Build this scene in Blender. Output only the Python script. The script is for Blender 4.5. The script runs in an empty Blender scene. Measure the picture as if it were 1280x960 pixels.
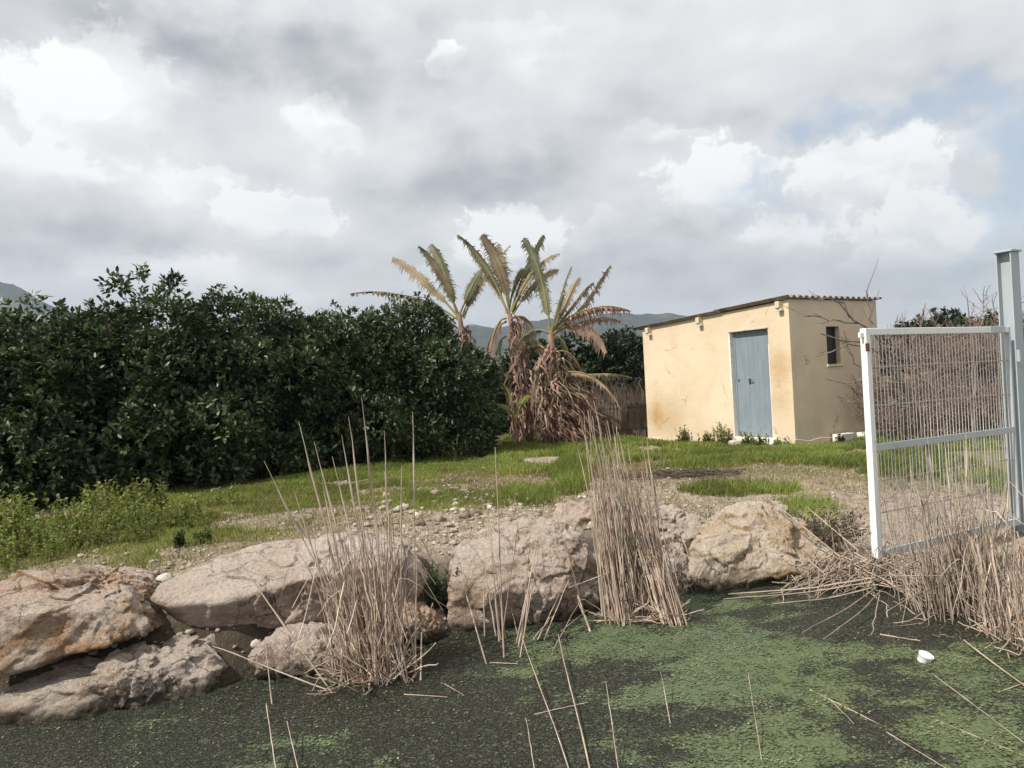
import bpy, bmesh, math, random
import numpy as np
from mathutils import Vector
from mathutils.bvhtree import BVHTree
random.seed(7)
RNG = np.random.default_rng(11)
SC = bpy.context.scene
COL = SC.collection
PI = math.pi

# ------------------------------------------------------------------ camera
ROLL = math.radians(3.0); PIT = math.radians(0.24)
CAM = np.array([0., 0., 1.85])
F_ = np.array([0, math.cos(PIT), math.sin(PIT)])
U0 = np.array([0, -math.sin(PIT), math.cos(PIT)]); X0 = np.array([1., 0, 0])
R_ = math.cos(ROLL)*X0 - math.sin(ROLL)*U0
U_ = math.sin(ROLL)*X0 + math.cos(ROLL)*U0
def ray(px, py): return F_ + (px-640)/960*R_ + (480-py)/960*U_
def at(px, py, Y):
    d = ray(px, py); return CAM + d*(Y/d[1])
def onz(px, py, z=0.):
    d = ray(px, py); return CAM + d*((z-CAM[2])/d[2])
def proj(P):
    q = np.asarray(P) - CAM; w = np.maximum(q @ F_, 1e-3)
    return 640+960*(q @ R_)/w, 480-960*(q @ U_)/w

# ------------------------------------------------------------------ numpy noise
def _h(ix, iy, iz, s):
    n = (ix*374761393 + iy*668265263 + iz*2147483647 + s*1274126177) & 0xffffffff
    n = ((n ^ (n >> 13))*1274126177) & 0xffffffff
    n = (n ^ (n >> 16)) & 0xffffff
    return n/float(0xffffff)
def vnoise(P, s=0):
    P = np.asarray(P, float)
    if P.shape[1] == 2: P = np.c_[P, np.zeros(len(P))]
    I = np.floor(P).astype(np.int64); f = P-I; f = f*f*(3-2*f)
    r = 0
    for a in (0, 1):
        for b in (0, 1):
            for c in (0, 1):
                w = (f[:, 0] if a else 1-f[:, 0])*(f[:, 1] if b else 1-f[:, 1])*(f[:, 2] if c else 1-f[:, 2])
                r = r + w*_h(I[:, 0]+a, I[:, 1]+b, I[:, 2]+c, s)
    return r*2-1
def fbm(P, o=4, s=0, g=.5):
    P = np.asarray(P, float); r = 0; a = 1.; t = 0
    for i in range(o):
        r = r + a*vnoise(P*2.03**i + 17.3*i, s+i); t += a; a *= g
    return r/t
def sstep(a, b, x):
    t = np.clip((x-a)/(b-a), 0, 1); return t*t*(3-2*t)

# ------------------------------------------------------------------ tagging and mesh helpers
def tag(o, label=None, cat=None, group=None, kind=None):
    if label: o['label'] = label
    if cat: o['category'] = cat
    if group: o['group'] = group
    if kind: o['kind'] = kind
    return o
def empty(name, loc, rz=0.):
    o = bpy.data.objects.new(name, None); o.empty_display_size = .2
    o.location = Vector(loc); o.rotation_euler = (0, 0, rz); COL.objects.link(o); return o
def link(name, me, m, parent=None, loc=None):
    if m: me.materials.append(m)
    o = bpy.data.objects.new(name, me); COL.objects.link(o)
    if parent: o.parent = parent
    if loc is not None: o.location = Vector(loc)
    return o
def np_mesh(name, V, Q, m=None, parent=None, smooth=False, loc=None, attr=None):
    V = np.ascontiguousarray(V, np.float32); Q = np.ascontiguousarray(Q, np.int32)
    me = bpy.data.meshes.new(name); k = Q.shape[1]
    me.vertices.add(len(V)); me.vertices.foreach_set('co', V.ravel())
    me.loops.add(Q.size); me.loops.foreach_set('vertex_index', Q.ravel())
    me.polygons.add(len(Q)); me.polygons.foreach_set('loop_start', np.arange(0, Q.size, k, dtype=np.int32))
    if smooth: me.polygons.foreach_set('use_smooth', np.ones(len(Q), bool))
    me.update(calc_edges=True)
    if attr:
        for an, av in attr.items():
            a = me.attributes.new(an, 'FLOAT', 'POINT'); a.data.foreach_set('value', np.ascontiguousarray(av, np.float32))
    return link(name, me, m, parent, loc)
class MB:
    def __init__(s): s.v = []; s.f = []
    def quad(s, *p):
        i = len(s.v); s.v += [tuple(q) for q in p]; s.f.append(tuple(range(i, i+len(p))))
    def box(s, a, b, taper=0.):
        (x0, y0, z0), (x1, y1, z1) = a, b; i = len(s.v); t = taper
        s.v += [(x0, y0, z0), (x1, y0, z0), (x1, y1, z0), (x0, y1, z0), (x0+t, y0+t, z1), (x1-t, y0+t, z1), (x1-t, y1-t, z1), (x0+t, y1-t, z1)]
        s.f += [tuple(i+k for k in q) for q in ((3, 2, 1, 0), (4, 5, 6, 7), (0, 1, 5, 4), (1, 2, 6, 5), (2, 3, 7, 6), (3, 0, 4, 7))]
    def build(s, name, m, parent=None, smooth=False, bevel=0.):
        me = bpy.data.meshes.new(name); me.from_pydata([tuple(map(float, q)) for q in s.v], [], s.f)
        if bevel:
            bm = bmesh.new(); bm.from_mesh(me)
            bmesh.ops.bevel(bm, geom=bm.edges[:], offset=bevel, segments=2, affect='EDGES', profile=.5)
            bm.to_mesh(me); bm.free()
        if smooth:
            for p in me.polygons: p.use_smooth = True
        me.update(); return link(name, me, m, parent)
def nrm(a): return a/np.maximum(np.linalg.norm(a, axis=-1, keepdims=True), 1e-9)
def tubes(P, R, sides=3):
    """P (N,K,3) paths, R (N,K) radii -> verts, quads"""
    P = np.asarray(P, float); R = np.asarray(R, float); N, K, _ = P.shape
    T = np.empty_like(P); T[:, 1:-1] = P[:, 2:]-P[:, :-2]; T[:, 0] = P[:, 1]-P[:, 0]; T[:, -1] = P[:, -1]-P[:, -2]
    T = nrm(T); ref = np.where(np.abs(T[:, :1, 2:3]) > .8, np.array([0.91, .4, 0.1]), np.array([.1, .2, .97]))
    A = nrm(np.cross(T, np.broadcast_to(ref, T.shape))); B = np.cross(T, A)
    an = np.arange(sides)/sides*2*PI
    V = P[:, :, None] + R[:, :, None, None]*(np.cos(an)[None, None, :, None]*A[:, :, None] + np.sin(an)[None, None, :, None]*B[:, :, None])
    idx = np.arange(N*K*sides).reshape(N, K, sides)
    a = idx[:, :-1]; b = idx[:, 1:]
    Q = np.stack([a, np.roll(a, -1, 2), np.roll(b, -1, 2), b], -1).reshape(-1, 4)
    return V.reshape(-1, 3), Q
def join(parts):
    V = []; Q = []; o = 0
    for v, q in parts: V.append(v); Q.append(q+o); o += len(v)
    return np.concatenate(V), np.concatenate(Q)
def leaves(p, d, n, l, w, fold=.25, droop=.0):
    """folded elliptical leaves: 6 verts, 2 quads each"""
    N = len(p); d = nrm(d); s = nrm(np.cross(d, n)); n = np.cross(s, d)
    l = np.broadcast_to(l, (N,))[:, None]; w = np.broadcast_to(w, (N,))[:, None]
    V = np.stack([p, p+d*l*.33+s*w+n*w*fold, p+d*l*.72+s*w*.8+n*(w*fold-droop*l*.5), p+d*l-n*droop*l,
                  p+d*l*.72-s*w*.8+n*(w*fold-droop*l*.5), p+d*l*.33-s*w+n*w*fold], 1).reshape(-1, 3)
    b = np.arange(N)[:, None]*6
    Q = np.concatenate([b+np.array([[0, 1, 2, 3]]), b+np.array([[0, 3, 4, 5]])])
    return V, Q
def blades(p, h, w, lean, az):
    N = len(p); a = RNG.uniform(0, 2*PI, N)
    s = np.c_[np.cos(a), np.sin(a), np.zeros(N)]*w[:, None]
    l = np.c_[np.cos(az), np.sin(az), np.zeros(N)]*(lean*h)[:, None]
    z = np.c_[np.zeros(N), np.zeros(N), h]
    V = np.stack([p-s, p+s, p+z*.55+l*.35-s*.8, p+z*.55+l*.35+s*.8, p+z*.95+l-s*.12, p+z*.95+l+s*.12], 1).reshape(-1, 3)
    b = np.arange(N)[:, None]*6
    return V, np.concatenate([b+np.array([[0, 1, 3, 2]]), b+np.array([[2, 3, 5, 4]])])
def rdir(N):
    return nrm(RNG.normal(size=(N, 3)))

# ------------------------------------------------------------------ node helper
class G:
    def __init__(s, tree): s.t = tree; tree.nodes.clear()
    def __call__(s, typ, *ins, out=0, **kw):
        n = s.t.nodes.new('ShaderNode'+typ); named = kw.pop('I', {})
        for k, v in kw.items(): setattr(n, k, v)
        for i, v in list(enumerate(ins))+list(named.items()):
            if v is None: continue
            if isinstance(v, bpy.types.NodeSocket): s.t.links.new(v, n.inputs[i])
            else: n.inputs[i].default_value = v
        return n.outputs[out] if out is not None else n
    def m(s, op, a, b=None, c=None, clamp=False): return s('Math', a, b, c, operation=op, use_clamp=clamp)
    def vm(s, op, a, b=None, out=0): return s('VectorMath', a, b, operation=op, out=out)
    def scale(s, v, k): return s('VectorMath', v, operation='SCALE', I={3: k})
    def noise(s, vec, sc, det=4., rough=.55, dist=0., out=0): return s('TexNoise', vec, I={'Scale': sc, 'Detail': det, 'Roughness': rough, 'Distortion': dist}, out=out)
    def vor(s, vec, sc, out=0, feature='F1'): return s('TexVoronoi', vec, I={'Scale': sc}, out=out, feature=feature)
    def mr(s, x, a, b, c=0., d=1., smooth=True):
        return s('MapRange', x, a, b, c, d, interpolation_type='SMOOTHSTEP' if smooth else 'LINEAR')
    def mix(s, f, a, b, blend='MIX'):
        n = s.t.nodes.new('ShaderNodeMix'); n.data_type = 'RGBA'; n.blend_type = blend
        for i, v in ((0, f), (6, a), (7, b)):
            if isinstance(v, bpy.types.NodeSocket): s.t.links.new(v, n.inputs[i])
            else: n.inputs[i].default_value = v if i == 0 else (*v[:3], 1)
        return n.outputs[2]
    def ramp(s, x, *st):
        n = s.t.nodes.new('ShaderNodeValToRGB'); s.t.links.new(x, n.inputs[0]); e = n.color_ramp.elements
        while len(e) < len(st): e.new(.5)
        for k, (p, c) in zip(e, st): k.position = p; k.color = (*c, 1)
        return n.outputs[0]
    def bump(s, h, st=.3, dist=.02, nor=None): return s('Bump', I={'Height': h, 'Strength': st, 'Distance': dist, **({'Normal': nor} if nor else {})})
    def bsdf(s, col, rough=.8, nor=None, spec=.3, **more):
        n = s.t.nodes.new('ShaderNodeBsdfPrincipled')
        for k, v in (('Base Color', col), ('Roughness', rough), ('Normal', nor), ('Specular IOR Level', spec), *more.items()):
            if v is None: continue
            if isinstance(v, bpy.types.NodeSocket): s.t.links.new(v, n.inputs[k])
            elif k == 'Base Color': n.inputs[k].default_value = (*v[:3], 1)
            else: n.inputs[k].default_value = v
        return n.outputs[0]
    def out(s, sh, vol=None):
        o = s.t.nodes.new('ShaderNodeOutputMaterial')
        if sh: s.t.links.new(sh, o.inputs[0])
        if vol: s.t.links.new(vol, o.inputs[1])
def mat(name):
    m = bpy.data.materials.new(name); m.use_nodes = True; return m, G(m.node_tree)
def obj_co(g): return g('TexCoord', out=3)
def pos(g): return g('NewGeometry', out=0)
def isl(g): return g('NewGeometry', out=8)

def m_leaf(name, cols, rough=.45, trans=.25, spec=.4, sc=1.2, lo=.7, hi=1.25):
    m, g = mat(name)
    c = g.ramp(isl(g), *[(i/(max(1, len(cols)-1)), c) for i, c in enumerate(cols)])
    n = g.mr(g.noise(pos(g), sc, 3.), .35, .65, lo, hi)
    c = g.mix(1., c, g('CombineColor', n, n, n), 'MULTIPLY')
    a = g.bsdf(c, rough, spec=spec)
    if trans:
        t = g('BsdfTranslucent', g.mix(1., c, (1.3, 1.35, .6), 'MULTIPLY'))
        a = g('MixShader', trans, a, t)
    g.out(a); return m
def m_straw(name, cols, rough=.75, sc=6.):
    m, g = mat(name)
    c = g.ramp(isl(g), *[(i/(len(cols)-1), c) for i, c in enumerate(cols)])
    n = g.mr(g.noise(pos(g), sc, 3.), .3, .7, .68, 1.2)
    g.out(g('MixShader', .12, g.bsdf(g.mix(1., c, g('CombineColor', n, n, n), 'MULTIPLY'), rough, spec=.2), g('BsdfTranslucent', c))); return m
def m_paint(name, col, dirt=(.3, .27, .22), amt=.5, rough=.55, metal=0., sc=5., rust=0.):
    m, g = mat(name); p = obj_co(g)
    f = g.mr(g.noise(p, sc, 6., .65), .5, .75, 0., amt)
    c = g.mix(f, col, dirt)
    if rust: c = g.mix(g.mr(g.noise(p, sc*1.7, 5., .7), .62, .7, 0., rust), c, (.22, .09, .04))
    b = g.bump(g.noise(p, 60., 3.), .15, .004)
    g.out(g.bsdf(c, rough, b, .4, Metallic=metal)); return m

M = {}
M['citrus'] = m_leaf('citrus_leaf', [(.022, .037, .018), (.034, .054, .024), (.048, .071, .030), (.070, .096, .040), (.12, .145, .07)], .46, .14, .55, 1.6, .55, 1.55)
M['far_leaf'] = m_leaf('far_tree_leaf', [(.02, .032, .018), (.03, .046, .022), (.045, .062, .03)], .5, .1, .3)
M['grass'] = m_leaf('grass_blade', [(.12, .175, .042), (.165, .22, .055), (.22, .26, .072), (.31, .29, .12)], .6, .4, .2, .8)
M['dry_grass'] = m_leaf('dry_grass_blade', [(.12, .13, .045), (.2, .17, .07), (.26, .21, .11), (.17, .12, .07)], .7, .25, .2, 1.5)
M['weed'] = m_leaf('weed_leaf', [(.10, .145, .045), (.15, .19, .055), (.20, .225, .065), (.28, .25, .095)], .55, .3, .25, 1.)
M['dark_weed'] = m_leaf('dark_weed_leaf', [(.03, .055, .02), (.05, .085, .028), (.075, .11, .035)], .5, .25, .3, 3.)
M['scrub'] = m_leaf('scrub_leaf', [(.05, .06, .03), (.08, .08, .045), (.12, .10, .065), (.04, .055, .025)], .6, .15, .2, 2.)
M['reed'] = m_straw('dry_reed', [(.30, .215, .165), (.46, .36, .285), (.58, .475, .375), (.38, .27, .215), (.66, .56, .45)])
M['reed_grey'] = m_straw('weathered_reed', [(.26, .205, .16), (.40, .325, .26), (.52, .43, .34), (.31, .24, .19)])
M['reed_bg'] = m_straw('background_reed', [(.26, .19, .155), (.38, .295, .235), (.48, .39, .32), (.3, .22, .175)])
M['ban_dead'] = m_straw('dead_banana_leaf', [(.17, .10, .075), (.30, .19, .145), (.40, .285, .22), (.23, .13, .10), (.47, .36, .29)], .7, 3.)
M['ban_dry'] = m_straw('drying_banana_leaf', [(.22, .18, .12), (.31, .25, .175), (.37, .29, .21), (.18, .165, .10)], .65, 2.)
M['ban_green'] = m_leaf('green_banana_leaf', [(.115, .135, .08), (.155, .165, .10), (.195, .195, .13), (.24, .225, .16)], .5, .25, .3, 1.5)
M['ban_rib'] = m_straw('banana_rib', [(.25, .24, .07), (.36, .32, .12), (.3, .22, .1)], .5, 2.)
M['bark'] = m_straw('bark', [(.09, .07, .055), (.13, .105, .085)], .9, 9.)
M['twig'] = m_straw('bare_twig', [(.17, .115, .09), (.28, .20, .16), (.38, .29, .24), (.21, .13, .10)], .85, 5.)
M['twig_pale'] = m_straw('pale_bare_twig', [(.19, .16, .14), (.27, .23, .2)], .85, 8.)
M['white_paint'] = m_paint('white_gate_paint', (.82, .82, .8), (.4, .36, .3), .5, .45, rust=.7)
M['rod'] = m_paint('white_rod_paint', (.75, .73, .71), (.5, .43, .37), .5, .5, sc=3., rust=.2)
M['rail'] = m_paint('worn_rail', (.42, .36, .32), (.25, .15, .1), .8, .6, sc=8., rust=.6)
M['galv'] = m_paint('galvanised_steel', (.5, .54, .56), (.33, .35, .36), .6, .42, .35, 7.)
M['post'] = m_paint('grey_blue_post_paint', (.39, .44, .465), (.28, .31, .32), .5, .5, sc=3.)
M['rust'] = m_paint('rusty_iron', (.24, .1, .05), (.12, .06, .04), .8, .85, sc=14.)
M['dark'] = m_paint('dark_metal', (.05, .05, .055), (.1, .09, .08), .6, .6)
M['concrete'] = m_paint('bare_concrete', (.5, .48, .44), (.3, .27, .23), .8, .9, sc=9.)
M['whitewash'] = m_paint('whitewashed_plaster', (.78, .75, .69), (.5, .42, .32), .8, .9, sc=11.)
M['cup'] = m_paint('white_plastic', (.85, .85, .83), (.5, .5, .42), .5, .4, sc=14.)
M['white_stone'] = m_paint('pale_stone', (.46, .41, .35), (.3, .25, .2), .8, .9, sc=18.)
M['screen'] = m_straw('cane_screen', [(.14, .11, .085), (.2, .16, .12), (.26, .21, .16), (.17, .13, .1)], .85, 2.)

def m_door():
    m, g = mat('blue_steel_door'); p = obj_co(g)
    v = g('Mapping', p, I={'Scale': (6., 6., 1.2)})
    c = g.mix(g.mr(g.noise(v, 2.5, 6., .6), .35, .7), (.20, .245, .285), (.24, .285, .325))
    x, y, z = (g('SeparateXYZ', p, out=i) for i in range(3))
    lo = g.m('MULTIPLY', g.mr(z, .55, .2), g.mr(g.noise(p, 7., 6., .7), .45, .7))
    c = g.mix(g.m('MULTIPLY', lo, .7), c, (.11, .13, .14))
    c = g.mix(g.mr(g.noise(p, 22., 5., .7), .68, .76, 0., .6), c, (.2, .15, .12))
    g.out(g.bsdf(c, .5, g.bump(g.noise(v, 8., 3.), .12, .006), .4)); return m
M['door'] = m_door()
def m_plaster():
    m, g = mat('ochre_plaster'); p = obj_co(g)
    x, y, z = (g('SeparateXYZ', p, out=i) for i in range(3))
    n1 = g.noise(p, .9, 6., .6, .4); n2 = g.noise(p, 5., 7., .65); n3 = g.noise(p, 26., 4., .6)
    c = g.mix(g.mr(n1, .3, .7), (.615, .50, .35), (.705, .59, .435))
    c = g.mix(g.mr(n2, .5, .72, 0., .5), c, (.57, .465, .325))
    # orange stain towards the far low corner of the front wall, and beside the door
    for (sy, sz, rad, amt) in ((3.72, .62, .42, .8), (3.3, .45, .7, .4), (.28, 1.5, .42, .55), (.3, .9, .4, .35)):
        d = g.vm('DISTANCE', g('CombineXYZ', 0., g.m('MULTIPLY', y, 1.), g.m('MULTIPLY', z, .8)), (0, sy, sz*.8), out=1)
        d = g.m('ADD', d, g.m('MULTIPLY', g.m('SUBTRACT', n2, .5), .5))
        c = g.mix(g.m('MULTIPLY', g.mr(d, rad, 0.), amt), c, (.42, .25, .10))
    # shade of the end wall put into the colour: a darker, greyer mix
    side = g.mr(g.m('ABSOLUTE', g.m('SUBTRACT', x, .0)), .03, .09)
    c = g.mix(g.m('MULTIPLY', side, .45), c, g.mix(g.mr(n1, .35, .65), (.50, .42, .325), (.62, .53, .41)))
    # pale rising damp with ragged edge
    dz = g.m('ADD', z, g.m('MULTIPLY', g.m('SUBTRACT', n2, .5), .55))
    c = g.mix(g.m('MULTIPLY', g.mr(dz, .42, .05), .38), c, g.mix(n3, (.5, .43, .34), (.66, .58, .47)))
    # fine cracks
    cr = g.vor(g.vm('ADD', p, g.scale(g.noise(p, 2., 4., out=1), .5)), 1.1, feature='DISTANCE_TO_EDGE')
    ck = g.m('MULTIPLY', g.mr(cr, .012, .002), g.mr(g.noise(p, 1.4, 2.), .55, .65))
    c = g.mix(g.m('MULTIPLY', ck, .55), c, (.22, .16, .1))
    c = g.mix(g.mr(n3, .62, .75, 0., .35), c, (.36, .27, .17))
    h = g.m('ADD', g.m('MULTIPLY', n2, .7), g.m('MULTIPLY', n3, .25))
    b = g.bump(g.m('SUBTRACT', h, g.m('MULTIPLY', ck, .6)), .5, .03)
    g.out(g.bsdf(c, .92, b, .15)); return m
M['plaster'] = m_plaster()
def m_roof():
    m, g = mat('fibre_cement'); p = obj_co(g)
    c = g.mix(g.mr(g.noise(p, 3., 7., .7), .35, .65), (.2, .18, .16), (.34, .30, .26))
    c = g.mix(g.mr(g.noise(p, 14., 5., .7), .55, .68, 0., .8), c, (.11, .10, .08))
    g.out(g.bsdf(c, .95, g.bump(g.noise(p, 30., 4.), .3, .01), .1)); return m
M['roof'] = m_roof()

def m_rock(name, base, pale, ochre, brown, oa=.5, ba=.4, sc=1.):
    m, g = mat(name); p = pos(g)
    w = g.vm('ADD', p, g.scale(g.noise(p, 2.2, 4., out=1), .28))
    n0 = g.noise(p, 1.3, 3., .5); n1 = g.noise(w, 2.1*sc, 8., .66); n2 = g.noise(w, 6.*sc, 8., .7); n3 = g.noise(p, 34., 6., .75); n4 = g.noise(p, 120., 3., .7)
    st = g.noise(g('Mapping', w, I={'Scale': (1.1, 1.1, 4.), 'Rotation': (.35, -.25, 0)}), 2.6, 7., .68)
    c = g.mix(g.mr(n2, .4, .6), base, pale)
    c = g.mix(g.m('MULTIPLY', g.mr(n1, .45, .56), oa), c, ochre)
    c = g.mix(g.m('MULTIPLY', g.mr(st, .5, .6), ba), c, brown)
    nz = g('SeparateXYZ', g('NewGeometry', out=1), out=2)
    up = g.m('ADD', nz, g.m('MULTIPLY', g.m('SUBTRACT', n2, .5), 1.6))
    c = g.mix(g.m('MULTIPLY', g.mr(up, .3, .9), .62), c, g.mix(g.mr(n3, .4, .6), pale, [min(.8, k*1.18) for k in pale]))   # paler on faces that point up
    c = g.mix(g.mr(g.m('ADD', n3, g.m('MULTIPLY', g.m('SUBTRACT', n1, .5), .5)), .54, .64, 0., .42), c, (.15, .12, .10))   # dark lichen
    c = g.mix(g.mr(n4, .58, .68, 0., .4), c, (.7, .66, .6))
    c = g.mix(g.mr(n4, .43, .34, 0., .5), c, (.12, .09, .07))
    ed = g.vor(g.vm('ADD', p, g.scale(g.noise(p, 5., 6., .7, out=1), .35)), 3.2, feature='DISTANCE_TO_EDGE')
    ck = g.m('MULTIPLY', g.mr(ed, .03, .0), g.mr(n0, .46, .6))
    c = g.mix(g.m('MULTIPLY', ck, .75), c, (.09, .065, .05))
    z = g('SeparateXYZ', p, out=2)
    wet_dark = g.mr(g.m('ADD', z, g.m('MULTIPLY', g.m('SUBTRACT', n2, .5), .2)), .13, .02)
    c = g.mix(g.m('MULTIPLY', wet_dark, .85), c, (.045, .042, .028))
    pit = g.mr(g.vor(w, 15., out=0), .0, .5)
    h = g.m('ADD', g.m('MULTIPLY', n2, 1.3), g.m('ADD', g.m('MULTIPLY', n3, .8), g.m('ADD', g.m('MULTIPLY', n4, .22), g.m('SUBTRACT', g.m('MULTIPLY', pit, .25), g.m('MULTIPLY', ck, .5)))))
    g.out(g.bsdf(c, .93, g.bump(h, 1., .07), .12)); return m
ROCKS = {
 'pink': m_rock('pink_limestone', (0.532, 0.418, 0.347), (0.700, 0.589, 0.506), (0.493, 0.313, 0.197), (0.285, 0.198, 0.148), .5, .42),
 'ochre': m_rock('ochre_limestone', (0.482, 0.382, 0.303), (0.658, 0.553, 0.467), (0.512, 0.297, 0.159), (0.216, 0.167, 0.132), .95, .5),
 'grey': m_rock('grey_limestone', (0.461, 0.381, 0.317), (0.634, 0.541, 0.459), (0.471, 0.316, 0.196), (0.218, 0.178, 0.147), .5, .6),
 'tan': m_rock('tan_limestone', (0.566, 0.451, 0.342), (0.700, 0.593, 0.481), (0.613, 0.427, 0.241), (0.356, 0.257, 0.176), .95, .5),
}

def m_ground():
    m, g = mat('bank_soil'); p = pos(g)
    gr = g('Attribute', attribute_name='green', out=2); gv = g('Attribute', attribute_name='gravel', out=2); wt = g('Attribute', attribute_name='wet_dark', out=2); dr = g('Attribute', attribute_name='shade_litter', out=2)
    n1 = g.noise(p, 1.1, 6., .6); n2 = g.noise(p, 7., 6., .65); n3 = g.noise(p, 45., 5., .7)
    v1 = g.vor(p, 26., out=0); vc = g('SeparateColor', g.vor(p, 26., out=1), out=0); v2 = g.vor(p, 70., out=0); v2c = g('SeparateColor', g.vor(p, 70., out=1), out=0)
    soil = g.mix(g.mr(n2, .3, .7), (.245, .185, .135), (.36, .29, .225))
    stone = g.mix(vc, (.30, .24, .19), (.48, .41, .34)); stone = g.mix(.5, stone, g.mix(v2c, (.26, .21, .17), (.50, .43, .36)))
    f = g.m('MULTIPLY', gv, g.mr(g.m('ADD', n2, g.m('MULTIPLY', g.m('SUBTRACT', n3, .5), .5)), .3, .55))
    c = g.mix(f, soil, stone)
    moss = g.mix(g.mr(n3, .35, .65), (.10, .115, .035), (.2, .19, .08))
    c = g.mix(g.mr(g.m('ADD', gr, g.m('MULTIPLY', g.m('SUBTRACT', n3, .5), .9)), .3, .75, 0., .9), c, moss)
    c = g.mix(g.m('MULTIPLY', wt, .92), c, (.05, .042, .03)); c = g.mix(dr, c, g.mix(n2, (.05, .035, .026), (.1, .07, .052)))  # wet mud with painted gap shade; litter with painted shade under the trees
    h = g.m('ADD', g.m('MULTIPLY', g.m('SUBTRACT', 1., v1), g.m('MULTIPLY', f, .6)), g.m('ADD', g.m('MULTIPLY', g.m('SUBTRACT', 1., v2), .25), g.m('MULTIPLY', n3, .5)))
    g.out(g.bsdf(c, .95, g.bump(h, .8, .035), .1)); return m
M['ground'] = m_ground()

def m_water():
    m, g = mat('duckweed_pond'); p = pos(g)
    al = g('Attribute', attribute_name='algae', out=2); hue = g('Attribute', attribute_name='hue', out=2)
    v = g.vor(p, 150., out=0); vc = g('SeparateColor', g.vor(p, 150., out=1), out=0); vb = g('SeparateColor', g.vor(p, 62., out=1), out=0)
    n2 = g.noise(p, 9., 6., .65); n3 = g.noise(p, 40., 5., .7)
    speck = g.mr(vc, .5, 1., 0., 1.)
    dw = g.mix(speck, (.012, .013, .009), (.074, .080, .055))
    dw = g.mix(g.mr(vb, .9, .95, 0., .5), dw, (.13, .13, .09))
    dw = g.mix(g.mr(n2, .5, .7, 0., .55), dw, (.026, .022, .017))
    gc = g.mix(hue, (.14, .178, .10), (.16, .188, .08))
    gc = g.mix(g.mr(n3, .35, .65), g.mix(.5, gc, (.04, .06, .025)), g.mix(.2, gc, (.2, .24, .12)))
    gc = g.mix(g.mr(vc, .0, .5, .35, 0.), gc, (.03, .045, .02))
    e = g.m('ADD', al, g.m('ADD', g.m('MULTIPLY', g.m('SUBTRACT', n2, .5), .85), g.m('MULTIPLY', g.m('SUBTRACT', n3, .5), 2.2)))
    f = g.mr(e, .33, .64, 0., .9)
    c = g.mix(f, dw, gc)
    h = g.m('ADD', g.m('MULTIPLY', g.m('SUBTRACT', 1., v), .6), g.m('ADD', g.m('MULTIPLY', f, .8), n3))
    g.out(g.bsdf(c, g.m('ADD', .42, g.m('MULTIPLY', f, .4)), g.bump(h, .8, .012), .2)); return m
M['water'] = m_water()
def m_hill():
    m, g = mat('scrub_hillside'); p = pos(g)
    n1 = g.noise(p, .006, 8., .6); n2 = g.noise(p, .03, 6., .7)
    c = g.mix(g.mr(n2, .35, .65), (.022, .032, .022), (.06, .066, .048)); c = g.mix(g.mr(n1, .52, .66, 0., .5), c, (.17, .16, .14))
    g.out(g.bsdf(c, .95, spec=.05)); return m
M['hill'] = m_hill()

# ------------------------------------------------------------------ terrain
BK = np.array([onz(px, py)[:2] for px, py in ((0, 895), (280, 856), (440, 800), (560, 795), (760, 748), (870, 736), (1050, 716), (1280, 692))])
BK = np.r_[[[-30, 4.2], [-6, 4.55]], BK, [[8., 8.0], [14, 8.4], [40, 9]]]
def ybank(x): return np.interp(x, BK[:, 0], BK[:, 1])
def height(x, y):
    x = np.asarray(x, float); y = np.asarray(y, float)
    d = y-ybank(x)
    zt = np.interp(x, [-8, -3, 0, 1.5, 2.3, 2.9, 5, 8], [.6, .57, .5, .44, .33, .2, .13, .22])
    land = zt*sstep(-.05, .85, d)**.8
    far = .47 + .06*sstep(0, -4, x)
    k = sstep(.6, 4.2, d); land = land*(1-k)+far*k
    z = np.where(d > 0, land, np.maximum(-.5, d*.9))
    mound = 1.05*sstep(7.35, 8.6, x-(y-14)*.3)*sstep(12.6, 15.2, y)*sstep(60, 30, y)
    P = np.c_[x.ravel(), y.ravel()]
    n = (fbm(P*.55, 4, 3)*.05 + fbm(P*2.6, 4, 5)*.028 + fbm(P*9, 3, 9)*.012).reshape(x.shape)
    return z + mound + n*sstep(-.1, .4, d)*np.where(y > 60, .3, 1.)
def ell(px, py, cx, cy, rx, ry): return np.clip(1-((px-cx)/rx)**2-((py-cy)/ry)**2, 0, 1)
YG = [(-400, 720), (0, 712), (100, 692), (180, 700), (280, 674), (380, 652), (430, 630), (500, 612), (600, 592), (700, 581), (760, 574), (820, 574), (900, 583), (1000, 580), (1080, 585), (1150, 600), (1300, 640)]
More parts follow.
